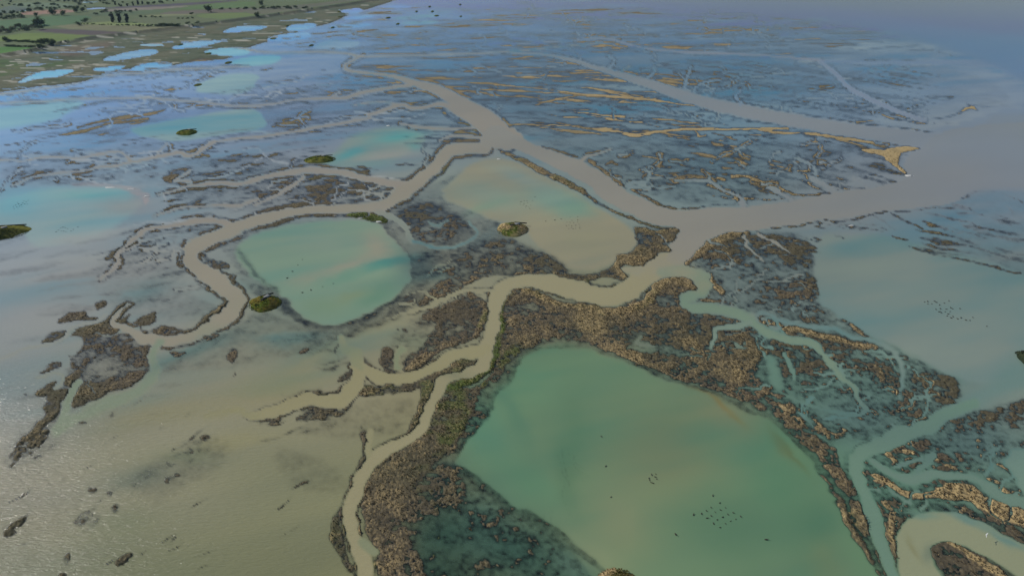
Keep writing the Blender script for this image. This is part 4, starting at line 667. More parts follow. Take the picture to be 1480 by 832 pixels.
# ---- ground material
def ground_material():
    m, t, N, L = nodes('marsh_ground')
    a = N('ShaderNodeAttribute', attribute_name='col'); tc = N('ShaderNodeTexCoord')
    n1_ = N('ShaderNodeTexNoise'); n1_.inputs['Scale'].default_value = 1.6; n1_.inputs['Detail'].default_value = 5; n1_.inputs['Roughness'].default_value = .7
    mpp_ = N('ShaderNodeMapping'); mpp_.inputs['Rotation'].default_value = (0, 0, R(35)); mpp_.inputs['Scale'].default_value = (1.25, .6, 1); L(tc.outputs['Object'], mpp_.inputs[0])
    L(mpp_.outputs[0], n1_.inputs['Vector'])
    tn = N('ShaderNodeAttribute', attribute_name='tan'); n2_ = N('ShaderNodeTexNoise'); n2_.inputs['Scale'].default_value = 1.7; n2_.inputs['Detail'].default_value = 5; n2_.inputs['Roughness'].default_value = .75; L(mpp_.outputs[0], n2_.inputs['Vector'])
    ad = N('ShaderNodeMath', operation='MULTIPLY_ADD'); ad.inputs[1].default_value = .55; L(tn.outputs['Fac'], ad.inputs[0]); L(n2_.outputs[0], ad.inputs[2])
    tr_ = N('ShaderNodeMapRange'); tr_.inputs[1].default_value = .64; tr_.inputs[2].default_value = 1.0; L(ad.outputs[0], tr_.inputs[0])
    mg = N('ShaderNodeMath', operation='MULTIPLY'); L(tr_.outputs[0], mg.inputs[0])
    m3 = N('ShaderNodeMath', operation='MULTIPLY'); m3.use_clamp = True; m3.inputs[1].default_value = 8.; L(tn.outputs['Fac'], m3.inputs[0]); L(m3.outputs[0], mg.inputs[1])
    cm = N('ShaderNodeMixRGB'); L(mg.outputs[0], cm.inputs[0]); L(a.outputs['Color'], cm.inputs[1]); cm.inputs[2].default_value = (*tanc, 1)
    mr = N('ShaderNodeMapRange'); mr.inputs[1].default_value = .3; mr.inputs[2].default_value = .7; mr.inputs[3].default_value = .68; mr.inputs[4].default_value = 1.32
    L(n1_.outputs[0], mr.inputs[0])
    mx = N('ShaderNodeVectorMath', operation='SCALE'); L(cm.outputs[0], mx.inputs[0]); L(mr.outputs[0], mx.inputs['Scale'])
    b = N('ShaderNodeBump'); b.inputs['Strength'].default_value = .7; b.inputs['Distance'].default_value = .18; L(n1_.outputs[0], b.inputs['Height'])
    p = N('ShaderNodeBsdfPrincipled'); p.inputs['Roughness'].default_value = .9; p.inputs['Specular IOR Level'].default_value = .15
    o = N('ShaderNodeOutputMaterial'); L(mx.outputs[0], p.inputs['Base Color']); L(b.outputs[0], p.inputs['Normal']); L(p.outputs[0], o.inputs[0])
    return m
def water_material():
    m, t, N, L = nodes('silty_water')
    a = N('ShaderNodeAttribute', attribute_name='wcol'); op = N('ShaderNodeAttribute', attribute_name='op'); rp = N('ShaderNodeAttribute', attribute_name='rip'); tc = N('ShaderNodeTexCoord')
    mp = N('ShaderNodeMapping'); mp.inputs['Rotation'].default_value = (0, 0, R(-22)); mp.inputs['Scale'].default_value = (.45, 1.5, 1); L(tc.outputs['Object'], mp.inputs[0])
    nz = N('ShaderNodeTexNoise'); nz.inputs['Scale'].default_value = 1.0; nz.inputs['Detail'].default_value = 4; nz.inputs['Roughness'].default_value = .6; nz.inputs['Distortion'].default_value = .6; L(mp.outputs[0], nz.inputs['Vector'])
    bm_ = N('ShaderNodeBump'); bm_.inputs['Distance'].default_value = .4; L(nz.outputs[0], bm_.inputs['Height']); L(rp.outputs['Fac'], bm_.inputs['Strength'])
    d = N('ShaderNodeBsdfDiffuse'); L(a.outputs['Color'], d.inputs[0]); L(bm_.outputs[0], d.inputs['Normal'])
    tr = N('ShaderNodeBsdfTransparent'); m1 = N('ShaderNodeMixShader'); L(op.outputs['Fac'], m1.inputs[0]); L(tr.outputs[0], m1.inputs[1]); L(d.outputs[0], m1.inputs[2])
    g = N('ShaderNodeBsdfGlossy'); g.inputs['Roughness'].default_value = .12; L(bm_.outputs[0], g.inputs['Normal'])
    fr = N('ShaderNodeFresnel'); fr.inputs['IOR'].default_value = 1.33; L(bm_.outputs[0], fr.inputs['Normal'])
    m2 = N('ShaderNodeMixShader'); L(fr.outputs[0], m2.inputs[0]); L(m1.outputs[0], m2.inputs[1]); L(g.outputs[0], m2.inputs[2])
    o = N('ShaderNodeOutputMaterial'); L(m2.outputs[0], o.inputs[0])
    return m
GM, WM = ground_material(), water_material()
def grid_obj(name, sel, Z, attrs, mat, kind='structure', smooth=True, ii=None, jj=None):
    # sel: bool per cell of the (possibly strided) grid
    rows, cols = sel.shape
    r, c = np.nonzero(sel)
    nx = cols+1
    q = np.stack([r*nx+c, (r+1)*nx+c, (r+1)*nx+c+1, r*nx+c+1], 1)
    u, inv = np.unique(q, return_inverse=True)
    gx, gy = GX[ii][:, jj].ravel()[u], GY[ii][:, jj].ravel()[u]
    V = np.stack([gx, gy, (Z[ii][:, jj].ravel()[u] if Z is not None else np.zeros(len(u)))], 1)
    at = {k: (v[ii][:, jj].reshape(-1, v.shape[2])[u] if v.ndim == 3 else v[ii][:, jj].ravel()[u]) for k, v in attrs.items()}
    me = newmesh(name, V, inv.reshape(-1), 4, (mat,), at, smooth)
    return put(name, me, kind=kind)
allr, allc = np.arange(NY), np.arange(NX)
cellL = LID[:-1, :-1]
ZH = np.clip(np.where(EH > 0, np.where(LM > .3, EH, EH*.65), EH*.45), -1.5, 5)
for idv, nm in ((0, 'ground'), (1, 'salt_meadow'), (2, 'farmland')):
    grid_obj(nm, cellL == idv, ZH, {'col': GC, 'tan': TV}, GM, ii=allr, jj=allc)
for k in range(len(FIELDS)):
    s_ = cellL == 10+k
    if s_.sum() > 8: grid_obj('field', s_, ZH, {'col': GC, 'tan': TV}, GM, ii=allr, jj=allc)
# water at every second grid line
wi = np.unique(np.append(np.arange(0, NY, 2), NY-1)); wj = np.unique(np.append(np.arange(0, NX, 2), NX-1))
RIP = np.clip(.14+.9*sm(260, -60, X)*sm(430, 800, Y)+.42*sm(680, 200, X)*sm(420, 700, Y), .12, 1)*(1-.6*(WID > 0))
emin = np.minimum(np.minimum(EH[wi][:, wj][:-1, :-1], EH[wi][:, wj][1:, :-1]), np.minimum(EH[wi][:, wj][:-1, 1:], EH[wi][:, wj][1:, 1:]))
wsel = emin < .12; wl = WID[wi][:, wj][:-1, :-1]
names = {60: 'sea'}
for idv in np.unique(wl):
    s_ = wsel & (wl == idv)
    if s_.sum() < 4: continue
    nm = names.get(int(idv), 'pond' if idv else 'water')
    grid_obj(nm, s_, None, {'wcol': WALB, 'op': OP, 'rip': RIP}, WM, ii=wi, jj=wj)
# ---- leafy / grassy material: colour from attribute
def attr_mat(name, rough=.85, trans=.15):
    m, t, N, L = nodes(name)
    a = N('ShaderNodeAttribute', attribute_name='col'); p = N('ShaderNodeBsdfDiffuse'); q = N('ShaderNodeBsdfTranslucent'); mx = N('ShaderNodeMixShader'); mx.inputs[0].default_value = trans
    L(a.outputs['Color'], p.inputs[0]); L(a.outputs['Color'], q.inputs[0]); L(p.outputs[0], mx.inputs[1]); L(q.outputs[0], mx.inputs[2])
    o = N('ShaderNodeOutputMaterial'); L(mx.outputs[0], o.inputs[0]); return m
GRASSM = attr_mat('dry_grass'); LEAFM = attr_mat('leaves', trans=.25)
def solid(name, c, rough=.8, noise=.25, scale=3.):
    m, t, N, L = nodes(name)
    tc = N('ShaderNodeTexCoord'); nz = N('ShaderNodeTexNoise'); nz.inputs['Scale'].default_value = scale; L(tc.outputs['Object'], nz.inputs['Vector'])
    mr = N('ShaderNodeMapRange'); mr.inputs[3].default_value = 1-noise; mr.inputs[4].default_value = 1+noise; L(nz.outputs[0], mr.inputs[0])
    cc = N('ShaderNodeVectorMath', operation='SCALE'); cc.inputs[0].default_value = tuple(lin(c)); L(mr.outputs[0], cc.inputs['Scale'])
    p = N('ShaderNodeBsdfPrincipled'); p.inputs['Roughness'].default_value = rough; p.inputs['Specular IOR Level'].default_value = .2
    o = N('ShaderNodeOutputMaterial'); L(cc.outputs[0], p.inputs['Base Color']); L(p.outputs[0], o.inputs[0]); return m
def tufts(px, py, pz, colr, hs, rad, nb=6):
    """blades: nb triangles per tuft, as one vertex/face array"""
    n = len(px); ang = rng.random((n, nb))*2*np.pi; lean = rad[:, None]*(.5+.8*rng.random((n, nb))); h = hs[:, None]*(.55+.6*rng.random((n, nb)))
    br = rad[:, None]*.35*rng.random((n, nb)); bx = px[:, None]+np.cos(ang)*br; by = py[:, None]+np.sin(ang)*br
    wv = (.22+.25*rng.random((n, nb)))*rad[:, None]; wx = -np.sin(ang)*wv; wy = np.cos(ang)*wv
    tipx = px[:, None]+np.cos(ang)*lean; tipy = py[:, None]+np.sin(ang)*lean
    z0 = np.broadcast_to(pz[:, None]-.03, (n, nb))
    V = np.stack([np.stack([bx-wx, by-wy, z0], -1), np.stack([bx+wx, by+wy, z0], -1), np.stack([tipx+wx*.5, tipy+wy*.5, z0+h], -1), np.stack([tipx-wx*.5, tipy-wy*.5, z0+h*.92], -1)], 2).reshape(-1, 3)
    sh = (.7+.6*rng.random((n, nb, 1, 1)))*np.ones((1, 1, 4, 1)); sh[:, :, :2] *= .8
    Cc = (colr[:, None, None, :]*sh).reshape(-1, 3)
    Fc = np.arange(len(V))
    return V, Fc, Cc
# ---- marsh grass: sample cells where the marsh stands out of the water
cellarea = np.abs((GX[:-1, 1:]-GX[:-1, :-1]))*np.abs(GY[:-1, :-1]-GY[1:, :-1])
eh = EH[:-1, :-1]; mp_ = MPP[:-1, :-1]
dens = np.where((eh > .02) & (LM[:-1, :-1] < .3) & (X[:-1, :-1] > -160) & (X[:-1, :-1] < 1640) & (Y[:-1, :-1] < 940), 1., 0)*np.clip((.42-mp_)/.1, 0, 1)
dens *= (.35+.9*np.clip(TAN+GRN, 0, 1)[:-1, :-1])*np.clip(.7+.8*n2[:-1, :-1], .1, 1.4)
lam = dens*cellarea*4.6
cnt = rng.poisson(np.clip(lam, 0, 3)); r_, c_ = np.nonzero(cnt); rep = cnt[r_, c_]; r_ = np.repeat(r_, rep); c_ = np.repeat(c_, rep)
n = len(r_); fx_ = rng.random(n); fy_ = rng.random(n)
px = GX[r_, c_]+(GX[r_, c_+1]-GX[r_, c_])*fx_; py = GY[r_, c_]+(GY[r_+1, c_]-GY[r_, c_])*fy_
hh = .1+.14*rng.random(n)+.22*np.clip(TAN[r_, c_]+GRN[r_, c_], 0, 1)*rng.random(n)
cc = GC[r_, c_]*(.85+.5*rng.random((n, 1)))+tanc*.4*(rng.random((n, 1)) < .35*np.clip(.15+TAN[r_, c_], 0, 1)[:, None])
V, Fc, Cc = tufts(px, py, EH[r_, c_]*.65, cc, hh, .13+.12*rng.random(n), 5)
print('tufts', n)
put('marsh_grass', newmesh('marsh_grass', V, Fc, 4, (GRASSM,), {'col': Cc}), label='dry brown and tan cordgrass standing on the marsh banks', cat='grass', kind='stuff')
# ================================================================== things
def at(x, y, z=0.):
    v = (CY-y)/F; yy = math.cos(PITCH)+v*math.sin(PITCH); zz = -math.sin(PITCH)+v*math.cos(PITCH); t = (H-z)/-zz
    return ((x-CX)/F*t, yy*t, z), t/F
def hgt(x, y):
    j = min(max(np.searchsorted(YS, y), 0), NY-1); i = min(max(np.searchsorted(XS, x), 0), NX-1); return float(EH[j, i])
# ---- turf-covered hides
SLAB = solid('weathered_concrete', (120,122,120)); DARKM = solid('dark_opening', (24,25,22), noise=.1); WOOD = solid('old_timber', (92,84,72)); WHITE = solid('white_feather', (215,215,210), noise=.05)  # dark_opening: near-black colour of solid boxes stands for shade inside the hides
def dome(rx, ry, h, seed, c1, c2):
    rs = np.random.default_rng(seed); NR, NA_ = 14, 40
    V = []; Cc = []
    for i in range(NR+1):
        f = i/NR
        for k in range(NA_):
            a = 2*math.pi*k/NA_; e = 1+.08*math.sin(2*a+seed)+.07*math.sin(3*a+2*seed)+.04*math.sin(7*a+seed)
            z = h*(1-f**2.6)**1.1-.25*(f > .99)+.12*rs.standard_normal()*(f < .95)
            V.append((rx*f*math.cos(a)*e, ry*f*math.sin(a)*e, z))
            m = np.clip(.5+.5*math.sin(a*2+seed*1.7+f*4)+.35*rs.standard_normal(), 0, 1); q = c1*(1-m)+c2*m
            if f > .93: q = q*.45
            Cc.append(q)
    Fq = []
    for i in range(NR):
        for k in range(NA_): Fq.append((i*NA_+k, (i+1)*NA_+k, (i+1)*NA_+(k+1) % NA_, i*NA_+(k+1) % NA_))
    V = np.array(V); Cc = np.array(Cc)
    nt_ = int(min(3000, 16*rx*ry)); f = np.sqrt(rs.random(nt_))*.98; a = rs.random(nt_)*2*np.pi; px = rx*f*np.cos(a); py = ry*f*np.sin(a); pz = h*(1-f**2.6)**1.1
    m = np.clip(.5+.5*np.sin(a*2+seed*1.7+f*4)+.3*rs.standard_normal(nt_), 0, 1)[:, None]; cc = (c1*(1-m)+c2*m)*(.6+.9*rs.random((nt_, 1)))
    V2, F2, C2 = tufts(px, py, pz, cc, .12+.18*rs.random(nt_), .16+.14*rs.random(nt_), 5)
    F2 = F2+len(V)
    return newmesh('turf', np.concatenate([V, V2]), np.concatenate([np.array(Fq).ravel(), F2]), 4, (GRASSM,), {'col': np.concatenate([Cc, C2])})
def box(name, sx, sy, sz, mat, bev=.03):
    x, y, z = sx/2, sy/2, sz
    V = [(-x,-y,0),(x,-y,0),(x,y,0),(-x,y,0),(-x+bev,-y+bev,z),(x-bev,-y+bev,z),(x-bev,y-bev,z),(-x+bev,y-bev,z)]
    return newmesh(name, V, [(0,3,2,1),(4,5,6,7),(0,1,5,4),(1,2,6,5),(2,3,7,6),(3,0,4,7)], 4, (mat,))
g1, g2, gt, go_ = lin((78,92,36)), lin((122,120,58)), lin((172,150,112)), lin((118,104,52))
HIDES = [ # x, y (centre of base), width px, base depth m, height m, rotation, colours, label
 (741,332,46,15.5,2.7,-12,g1,gt,'grassy green and straw coloured mound on the edge of the central pond', 1),
 (383,439,46,12,2.4,32,g1,go_,'olive mound with a dark hollow by the round pond with few decoys', 1),
 (462,231,46,13,2.3,6,g1,g2,'long bright green mound beside the turquoise pond in the middle distance', 1),
 (-8,338,92,18.,2.4,8,lin((50,60,30)),g2,'dark green mound cut by the left edge of the photo', 1),
 (893,852,74,11.0,2.6,-14,lin((70,70,28)),gt,'tall yellow mound at the bottom edge beside the large green pond', 1),
 (1488,523,22,12.,2.4,0,lin((44,54,40)),lin((58,66,48)),'dark mound cut by the right edge of the photo', 1),
 (270,192,29,13.0,2.2,5,g1,g2,'small green mound at the left end of the pale pond in the upper left', 1),
 (286,123,15,5.,1.2,0,g1,g2,'tiny dark mound left of the pale grey pond', 0), (301,78,12,6.,1.3,0,g1,g2,'tiny dark mound in the turquoise pond by the salt meadow', 0), (330,91,13,6.,1.4,0,g1,g2,'tiny dark mound at the left tip of the long teal pond', 0),
 (261,65,9,5.,1.3,0,g1,g2,'small dark mound on the top bank of the blue pond in the salt meadow', 0), (450,66,9,6.,1.5,0,g1,g2,'dark mound in the grey pond above the first bend of the creek', 0), (395,56,12,6.,1.3,0,g1,g2,'low dark mound on the near edge of a blue pond', 0),
 (415,38,6,6.,1.8,0,g1,g2,'small dark mound on the near edge of the blue pond below the sea wall', 0), (481,40,8,6.,1.5,0,g1,g2,'small dark mound between two long blue ponds', 0), (491,25,9,8.,1.5,0,g1,g2,'small dark mound at the top of the blue water close to the sea wall', 0), (490,18,8,8.,1.8,0,g1,g2,'dark mound just under the sea wall', 0),
 (561,26,10,8.,1.5,0,g1,g2,'dark mound at the left end of a far blue pond', 0), (575,35,7,8.,1.5,0,g1,g2,'faint dark mound on a far pond just right of the blue ones', 0), (625,17,6,8.,2.,0,g1,g2,'dark mound standing in the far blue water near the top edge', 0), (631,23,10,8.,1.3,0,g1,g2,'flat dark mound in far blue water near the top edge', 0), (602,17,5,8.,1.6,0,g1,g2,'tiny mound in far blue water near the top edge, left of two others', 0), (665,7,5,8.,1.8,0,g1,g2,'tiny isolated mound close to the top edge of the photo', 0), (621,10,5,9.,1.8,0,g1,g2,'tiny mound nearest the top edge among those in far blue water', 0), (666,24,5,8.,1.3,0,g1,g2,'tiny flat mound furthest right in the far blue water', 0)]
for i, (x, y, wpx, dm, h, rot, c1, c2, lab, big) in enumerate(HIDES):
    p, m = at(x, y); rx = wpx*m/2*(1 if big else .7); ry = dm/2 if big else dm; h = h*.82 if big else h*.6
    o = put('turf_mound', None, None, (p[0], p[1], -.05), lab, 'mound', 'turf covered hides beside the ponds'); o.rotation_euler.z = R(rot)
    put('turf', dome(rx, ry, h, i+3, c1, c2), o)
    if big and i != 4:
        a = put('roof_slab', box('roof_slab', 2.4, 1.5, .18, SLAB), o, (rx*.25, ry*.25, h+.05)); a.rotation_euler = (R(6), R(4), R(35))
        b = put('entrance', box('entrance', 2.6, .9, .35, DARKM), o, (-.1, ry*.02, h-.05)); b.rotation_euler = (0, 0, R(35))
        c = put('viewing_slot', box('viewing_slot', rx*.8, .5, .35, DARKM), o, (rx*.35, ry*.72, h*.55))
# ---- decoys
DUCKM = solid('duck_plumage', (52,48,42), noise=.2, scale=8); 
def duck_mesh(s):
    rings = [(-.36,.02,.10),(-.30,.07,.07),(-.2,.12,.08),(0,.16,.09),(.16,.13,.09),(.25,.07,.12),(.27,.05,.2),(.29,.055,.27),(.34,.055,.29),(.39,.03,.275),(.46,.018,.26)]
    V = []; K = 8
    for x, r, z in rings:
        for k in range(K): a = 2*math.pi*k/K; V.append((x*s, r*math.cos(a)*s, (z+r*.8*math.sin(a))*s))
    Fq = [(i*K+k, i*K+(k+1) % K, (i+1)*K+(k+1) % K, (i+1)*K+k) for i in range(len(rings)-1) for k in range(K)]
    return newmesh('decoy_duck', V, Fq, 4, (DUCKM,), smooth=True)
DS, DBg = duck_mesh(.75), duck_mesh(1.0)
def ducks(pts, me, label, group, f=None):
    for x, y in pts:
        p, m = at(x, y); o = put('decoy_duck', me, None, p, label, 'decoy', group); o.rotation_euler.z = rng.random()*6.28; o.scale = (.75+.5*rng.random(),)*3
Z1 = lambda pts: [(970+a/8.32, 690+b/8.32) for a, b in pts]
ducks(Z1([(585,303),(480,358),(425,398),(365,433),(532,415),(595,388),(482,458),(432,486),(684,443),(748,422),(620,474),(555,505),(510,552),(655,552),(714,522),(777,498),(836,466),(590,598),(655,362)]), DS, 'small dark decoy duck in the dense diamond shaped flock on the large green pond', 'decoy flock on the large green pond')
for (x, y), lab in zip([(1030.3,716),(1002.4,743.5),(976.5,772),(1107.5,779.5),(869,630.5),(875.5,673.5)], ['dark decoy duck just above the diamond flock on the large green pond','dark decoy duck at the left tip of the diamond flock','dark decoy duck alone below left of the diamond flock','dark decoy duck alone below right of the diamond flock','dark decoy duck floating alone in the upper middle of the large green pond','dark decoy duck floating alone below the topmost one on the large green pond']):
    ducks([(x, y)], DBg, lab, 'single decoys on the large green pond')
ducks([(883,718)], DS, 'faint greenish decoy duck left of the middle of the large green pond', 'single decoys on the large green pond')
ducks([(938,691),(942,686),(947,689),(941,697),(948,685),(944,698),(949,692),(939,694)], DS, 'small grey decoy duck in the tiny cluster in the middle of the large green pond', 'tiny decoy cluster')
Z2 = lambda pts: [(1320+a/9.24, 410+b/9.24) for a, b in pts]
ducks(Z2([(150,242),(190,237),(248,270),(285,235),(415,260),(350,285),(360,333),(303,343),(440,340),(500,322),(525,335),(345,375),(370,385),(425,374),(490,373),(465,403),(452,430),(530,440),(505,457),(592,470),(637,455),(700,485),(195,270),(310,250)]), DBg, 'small dark decoy duck in the scattered flock on the grey rectangular pond', 'decoy flock on the grey rectangular pond')
ducks(Z2([(475,230),(622,332),(795,450),(755,490)]), DBg, 'darker decoy duck on the right fringe of the flock on the grey rectangular pond', 'decoy flock on the grey rectangular pond'); ducks(Z2([(980,567)]), DBg, 'dark decoy duck alone to the right of the flock on the grey rectangular pond', 'single decoy on the grey pond')
Z3 = lambda pts: [(740+a/9.24, 270+b/9.24) for a, b in pts]
ducks(Z3([(733,470),(775,405),(775,475),(800,450),(825,480),(877,400),(877,440),(875,465),(895,500),(905,530),(905,555),(850,515),(845,555),(795,520),(760,515),(758,560),(790,545),(725,520),(815,560)]), DS, 'small dark decoy duck in the square flock on the central pond', 'square decoy flock on the central pond')
ducks(Z3([(450,460),(572,445),(655,427)]), DBg, 'dark decoy duck in the short line between mound and flock on the central pond', 'short decoy line on the central pond')
ducks(Z3([(120,200),(110,235),(165,190),(150,245),(160,225),(200,190),(190,255),(205,215),(250,245),(235,290),(275,190),(180,275),(225,270)]), DS, 'small dark decoy duck in the streaky flock near the mound on the central pond', 'upper decoy flock on the central pond'); ducks(Z3([(307,135)]), DBg, 'dark decoy duck above the streaky flock on the central pond', 'upper decoy flock on the central pond')
Z4 = lambda pts: [(390+a/9.24, 360+b/9.24) for a, b in pts]
ducks(Z4([(434,140),(375,212),(303,298),(232,387)]), DBg, 'dark decoy duck in the upper line of four on the round pond', 'decoys on the round pond'); ducks(Z4([(434,580),(548,547),(703,500),(847,460)]), DBg, 'dark decoy duck in the lower line of four on the round pond', 'decoys on the round pond')
Z5 = lambda pts: [(a/9.24, 270+b/9.24) for a, b in pts]
ducks(Z5([(180,265),(190,295),(210,245),(225,270),(235,210),(250,230),(262,260),(285,240),(295,270),(305,215),(320,190),(330,230),(350,200),(365,230),(375,180),(240,290)]), DS, 'small dark decoy duck in the upper flock on the pale turquoise pond at far left', 'upper flock on the left pond'); ducks(Z5([(750,600),(780,580),(810,550),(840,540),(870,545),(820,590),(850,590),(905,560),(880,600),(950,590),(980,570),(1040,535)]), DS, 'small dark decoy duck in the lower flock on the pale turquoise pond at far left', 'lower flock on the left pond')
# ---- gull, white heaps
def gull():
    V = [(.3,0,.1),(-.3,0,.08),(0,.1,.14),(0,-.1,.14),(0,0,.02),(.05,.55,.25),(-.15,.5,.24),(-.2,1.05,.12),(.05,-.55,.25),(-.15,-.5,.24),(-.2,-1.05,.12),(.1,.1,.12),(-.1,.1,.12),(.1,-.1,.12),(-.1,-.1,.12)]
    Fq = [(0,2,4),(2,1,4),(1,3,4),(3,0,4),(0,3,2),(1,2,3),(11,5,12),(12,5,6),(5,7,6),(13,14,8),(14,9,8),(8,9,10)]
    return newmesh('gull', [(a*.9, b*.9, c) for a, b, c in V], Fq, 3, (WHITE,))
p, m = at(1425.5, 773, 1.5); o = put('gull', gull(), None, p, 'white gull flying low over the olive creek at the bottom right', 'bird'); o.rotation_euler.z = 2.4
def heap(x, y, sx, sy, h, lab, seed, mat=WHITE):
    rs = np.random.default_rng(seed); p, m = at(x, y); V = []; K = 12
    for f, z in ((1, -.05), (.8, h*.5), (.45, h*.9)):
        for k in range(K): a = 2*math.pi*k/K; e = 1+.25*rs.standard_normal(); V.append((sx*f*math.cos(a)*e, sy*f*math.sin(a)*e, z+.1*h*rs.standard_normal()))
    Fq = [(i*K+k, i*K+(k+1) % K, (i+1)*K+(k+1) % K, (i+1)*K+k) for i in range(2) for k in range(K)]+[(2*K+a, 2*K+a+1, 2*K+(K-1-a)-1, 2*K+(K-1-a)) for a in range(K//2-1)]
    put('foam_heap', newmesh('foam_heap', V, Fq, 4, (mat,)), None, (p[0], p[1], max(0, hgt(x, y))), lab, 'foam', 'white foam gathered at the banks')
FOAM = solid('foam', (190,190,184), noise=.1)
heap(548,321,1.6,.7,.35,'white heap at the top right corner of the round pond',1,FOAM); heap(721,230,1.2,.6,.2,'small white patch at the top of the central pond',2,FOAM); heap(158,271,3.0,.9,.2,'long white streak near the far rim of the left turquoise pond',3,FOAM); heap(190,273,2.0,.7,.2,'short white streak on the far rim of the left turquoise pond',4,FOAM); heap(212,284,1.6,.8,.3,'white heap at the right end of the left turquoise pond',5,FOAM); heap(1314,254,2.4,1.2,.3,'white foam at the tip of the tan sand spit',6,FOAM)
heap(484,312,1.2,.5,.2,'small white scrap on the bank above the round pond',7,FOAM); heap(562,182,1.5,1.,.3,'white speck at the far rim of the turquoise pond',8,FOAM); heap(1231,326,1.6,.6,.2,'white scrap on the lower bank of the river, right side',9,FOAM)
# ---- trees
BARK = solid('bark', (70,62,52)); 
def tree_pair(seed, h, kind):
    rs = np.random.default_rng(seed); V = []; Fq = []
    def tube(a, b, ra, rb, K=5):
        a = np.array(a, float); b = np.array(b, float); n0 = len(V)
        for P, r in ((a, ra), (b, rb)):
            for k in range(K): t = 2*math.pi*k/K; V.append((P[0]+r*math.cos(t), P[1]+r*math.sin(t), P[2]))
        for k in range(K): Fq.append((n0+k, n0+(k+1) % K, n0+K+(k+1) % K, n0+K+k))
    tube((0,0,-.3), (.05*h*rs.standard_normal()*.3, 0, h*.6), h*.03, h*.012)
    wide = {'poplar': .17, 'round': .38, 'bush': .62, 'bare': .34}[kind]; c0 = {'poplar': .55, 'round': .6, 'bush': .48, 'bare': .58}[kind]
    cl = []
    for k in range(9 if kind != 'bush' else 7):
        a = rs.random()*6.28; f = rs.random()**.5; z = c0+(rs.random()-.5)*(.8 if kind == 'poplar' else .55)
        P = (wide*h*f*.75*math.cos(a), wide*h*f*.75*math.sin(a), h*max(.15, z)); tube((0,0,h*min(z*.6, .5)), P, h*.012, h*.004, 4); cl.append(P)
    trunk = newmesh('trunk', V, Fq, 4, (BARK,))
    n = 420 if kind != 'bare' else 260; P = np.array(cl)[rs.integers(0, len(cl), n)]+rs.standard_normal((n, 3))*h*np.array([wide*.33, wide*.33, .13])
    P[:, 2] = np.clip(P[:, 2], h*.05, h*1.02); s = h*.045*(.6+.8*rs.random(n)) if kind != 'bare' else h*.03*(.6+.8*rs.random(n))
    d1 = rs.standard_normal((n, 3)); d1 /= np.linalg.norm(d1, axis=1)[:, None]; d2 = rs.standard_normal((n, 3)); d2 = np.cross(d1, d2); d2 /= np.linalg.norm(d2, axis=1)[:, None]
    d1 *= s[:, None]; d2 *= s[:, None]
    VV = np.stack([P-d1-d2, P+d1-d2, P+d1+d2, P-d1+d2], 1).reshape(-1, 3)
    c = {'poplar': (64,70,50), 'round': (72,84,50), 'bush': (66,78,48), 'bare': (98,92,74)}[kind]
    Cc = np.repeat(lin(c)[None]*(.6+.9*rs.random((n, 1))), 4, 0)
    return trunk, newmesh('crown', VV, np.arange(len(VV)), 4, (LEAFM,), {'col': Cc})
TP = {k: [tree_pair(i*7+j, 1., k) for j in range(3)] for i, k in enumerate(('poplar', 'round', 'bush', 'bare'))}
NAMES = {'poplar': 'poplar_tree', 'round': 'broadleaf_tree', 'bush': 'shrub', 'bare': 'bare_tree'}
def tree(x, y, hm, kind, label, group, sc=1.):
    p, m = at(x, y, 1.2); tr, cr = TP[kind][rng.integers(0, 3)]
    o = put(NAMES[kind], None, None, (p[0], p[1], 1.2), label, 'shrub' if kind == 'bush' else 'tree', group); o.rotation_euler.z = rng.random()*6.28; o.scale = (hm*sc, hm*sc, hm)
    put('trunk', tr, o); put('crown', cr, o)
for x, lab in ((163,'left poplar of the three in a row in the olive field'), (173,'middle poplar of the three in a row in the olive field'), (184,'right poplar of the three in a row in the olive field')): tree(x, 32.5, 10.5, 'poplar', lab, 'three poplars in the field', 1.25)
for x, y, h, k, lab in [(124,32.5,6,'bush','wide dark bush left of the three poplars'),(301,18,11,'round','tall lone tree in the brown strip right of the poplars'),(277,22,4,'bush','low dark bush in the olive field beyond the hedge'),(272,36,4,'bush','round bush near the sea wall, left of another one'),(285,35,4,'bush','round bush near the sea wall, right of another one'),(378,8,8,'round','lone tree in the far green field near the top edge'),(372,25,7,'round','lone tree at the foot of the sea wall'),(53,24,6,'round','dark tree on the near edge of the pink field, left'),(77,22,10,'round','leaning tree on the near edge of the pink field'),(92,23,8,'round','dark wide tree on the near edge of the pink field'),(110,18,8,'round','tree at the right end of the pink field'),(120,17,7,'round','tree beside the blue inland pool'),(31,26,6,'bush','lone bush in the green field at far left'),(59,63,5,'bush','small bush on the path by the hedge'),(57,70,5,'round','first of two small trees at the right end of the lower hedge'),(61,71,5,'bush','second small tree at the right end of the lower hedge'),(114,37,5,'bush','bush at the left end of the pale green strip')]:
    tree(x, y, h, k, lab, 'scattered field trees', 1.15)
ORD = 'first second third fourth fifth sixth seventh eighth ninth tenth eleventh twelfth thirteenth fourteenth fifteenth sixteenth seventeenth eighteenth nineteenth twentieth twenty-first twenty-second twenty-third twenty-fourth twenty-fifth twenty-sixth'.split()
def row(x0, y0, x1, y1, n, h, kinds, label, group, jit=.6, sc=1.3):
    fs = sorted((k+.5)/n+rng.normal()*.25/n for k in range(n))
    for k in range(n):
        f = fs[k]; tree(x0+(x1-x0)*f, y0+(y1-y0)*f+rng.normal()*jit, h*(.65+.6*rng.random()), kinds[rng.integers(0, len(kinds))], ORD[k]+' from the left, '+label, group, sc)
row(8,59.5,62,62.5,22,2.2,['bush'],'dark shrub in the upper hedge between the two bright green fields','upper hedge',.3,1.6)
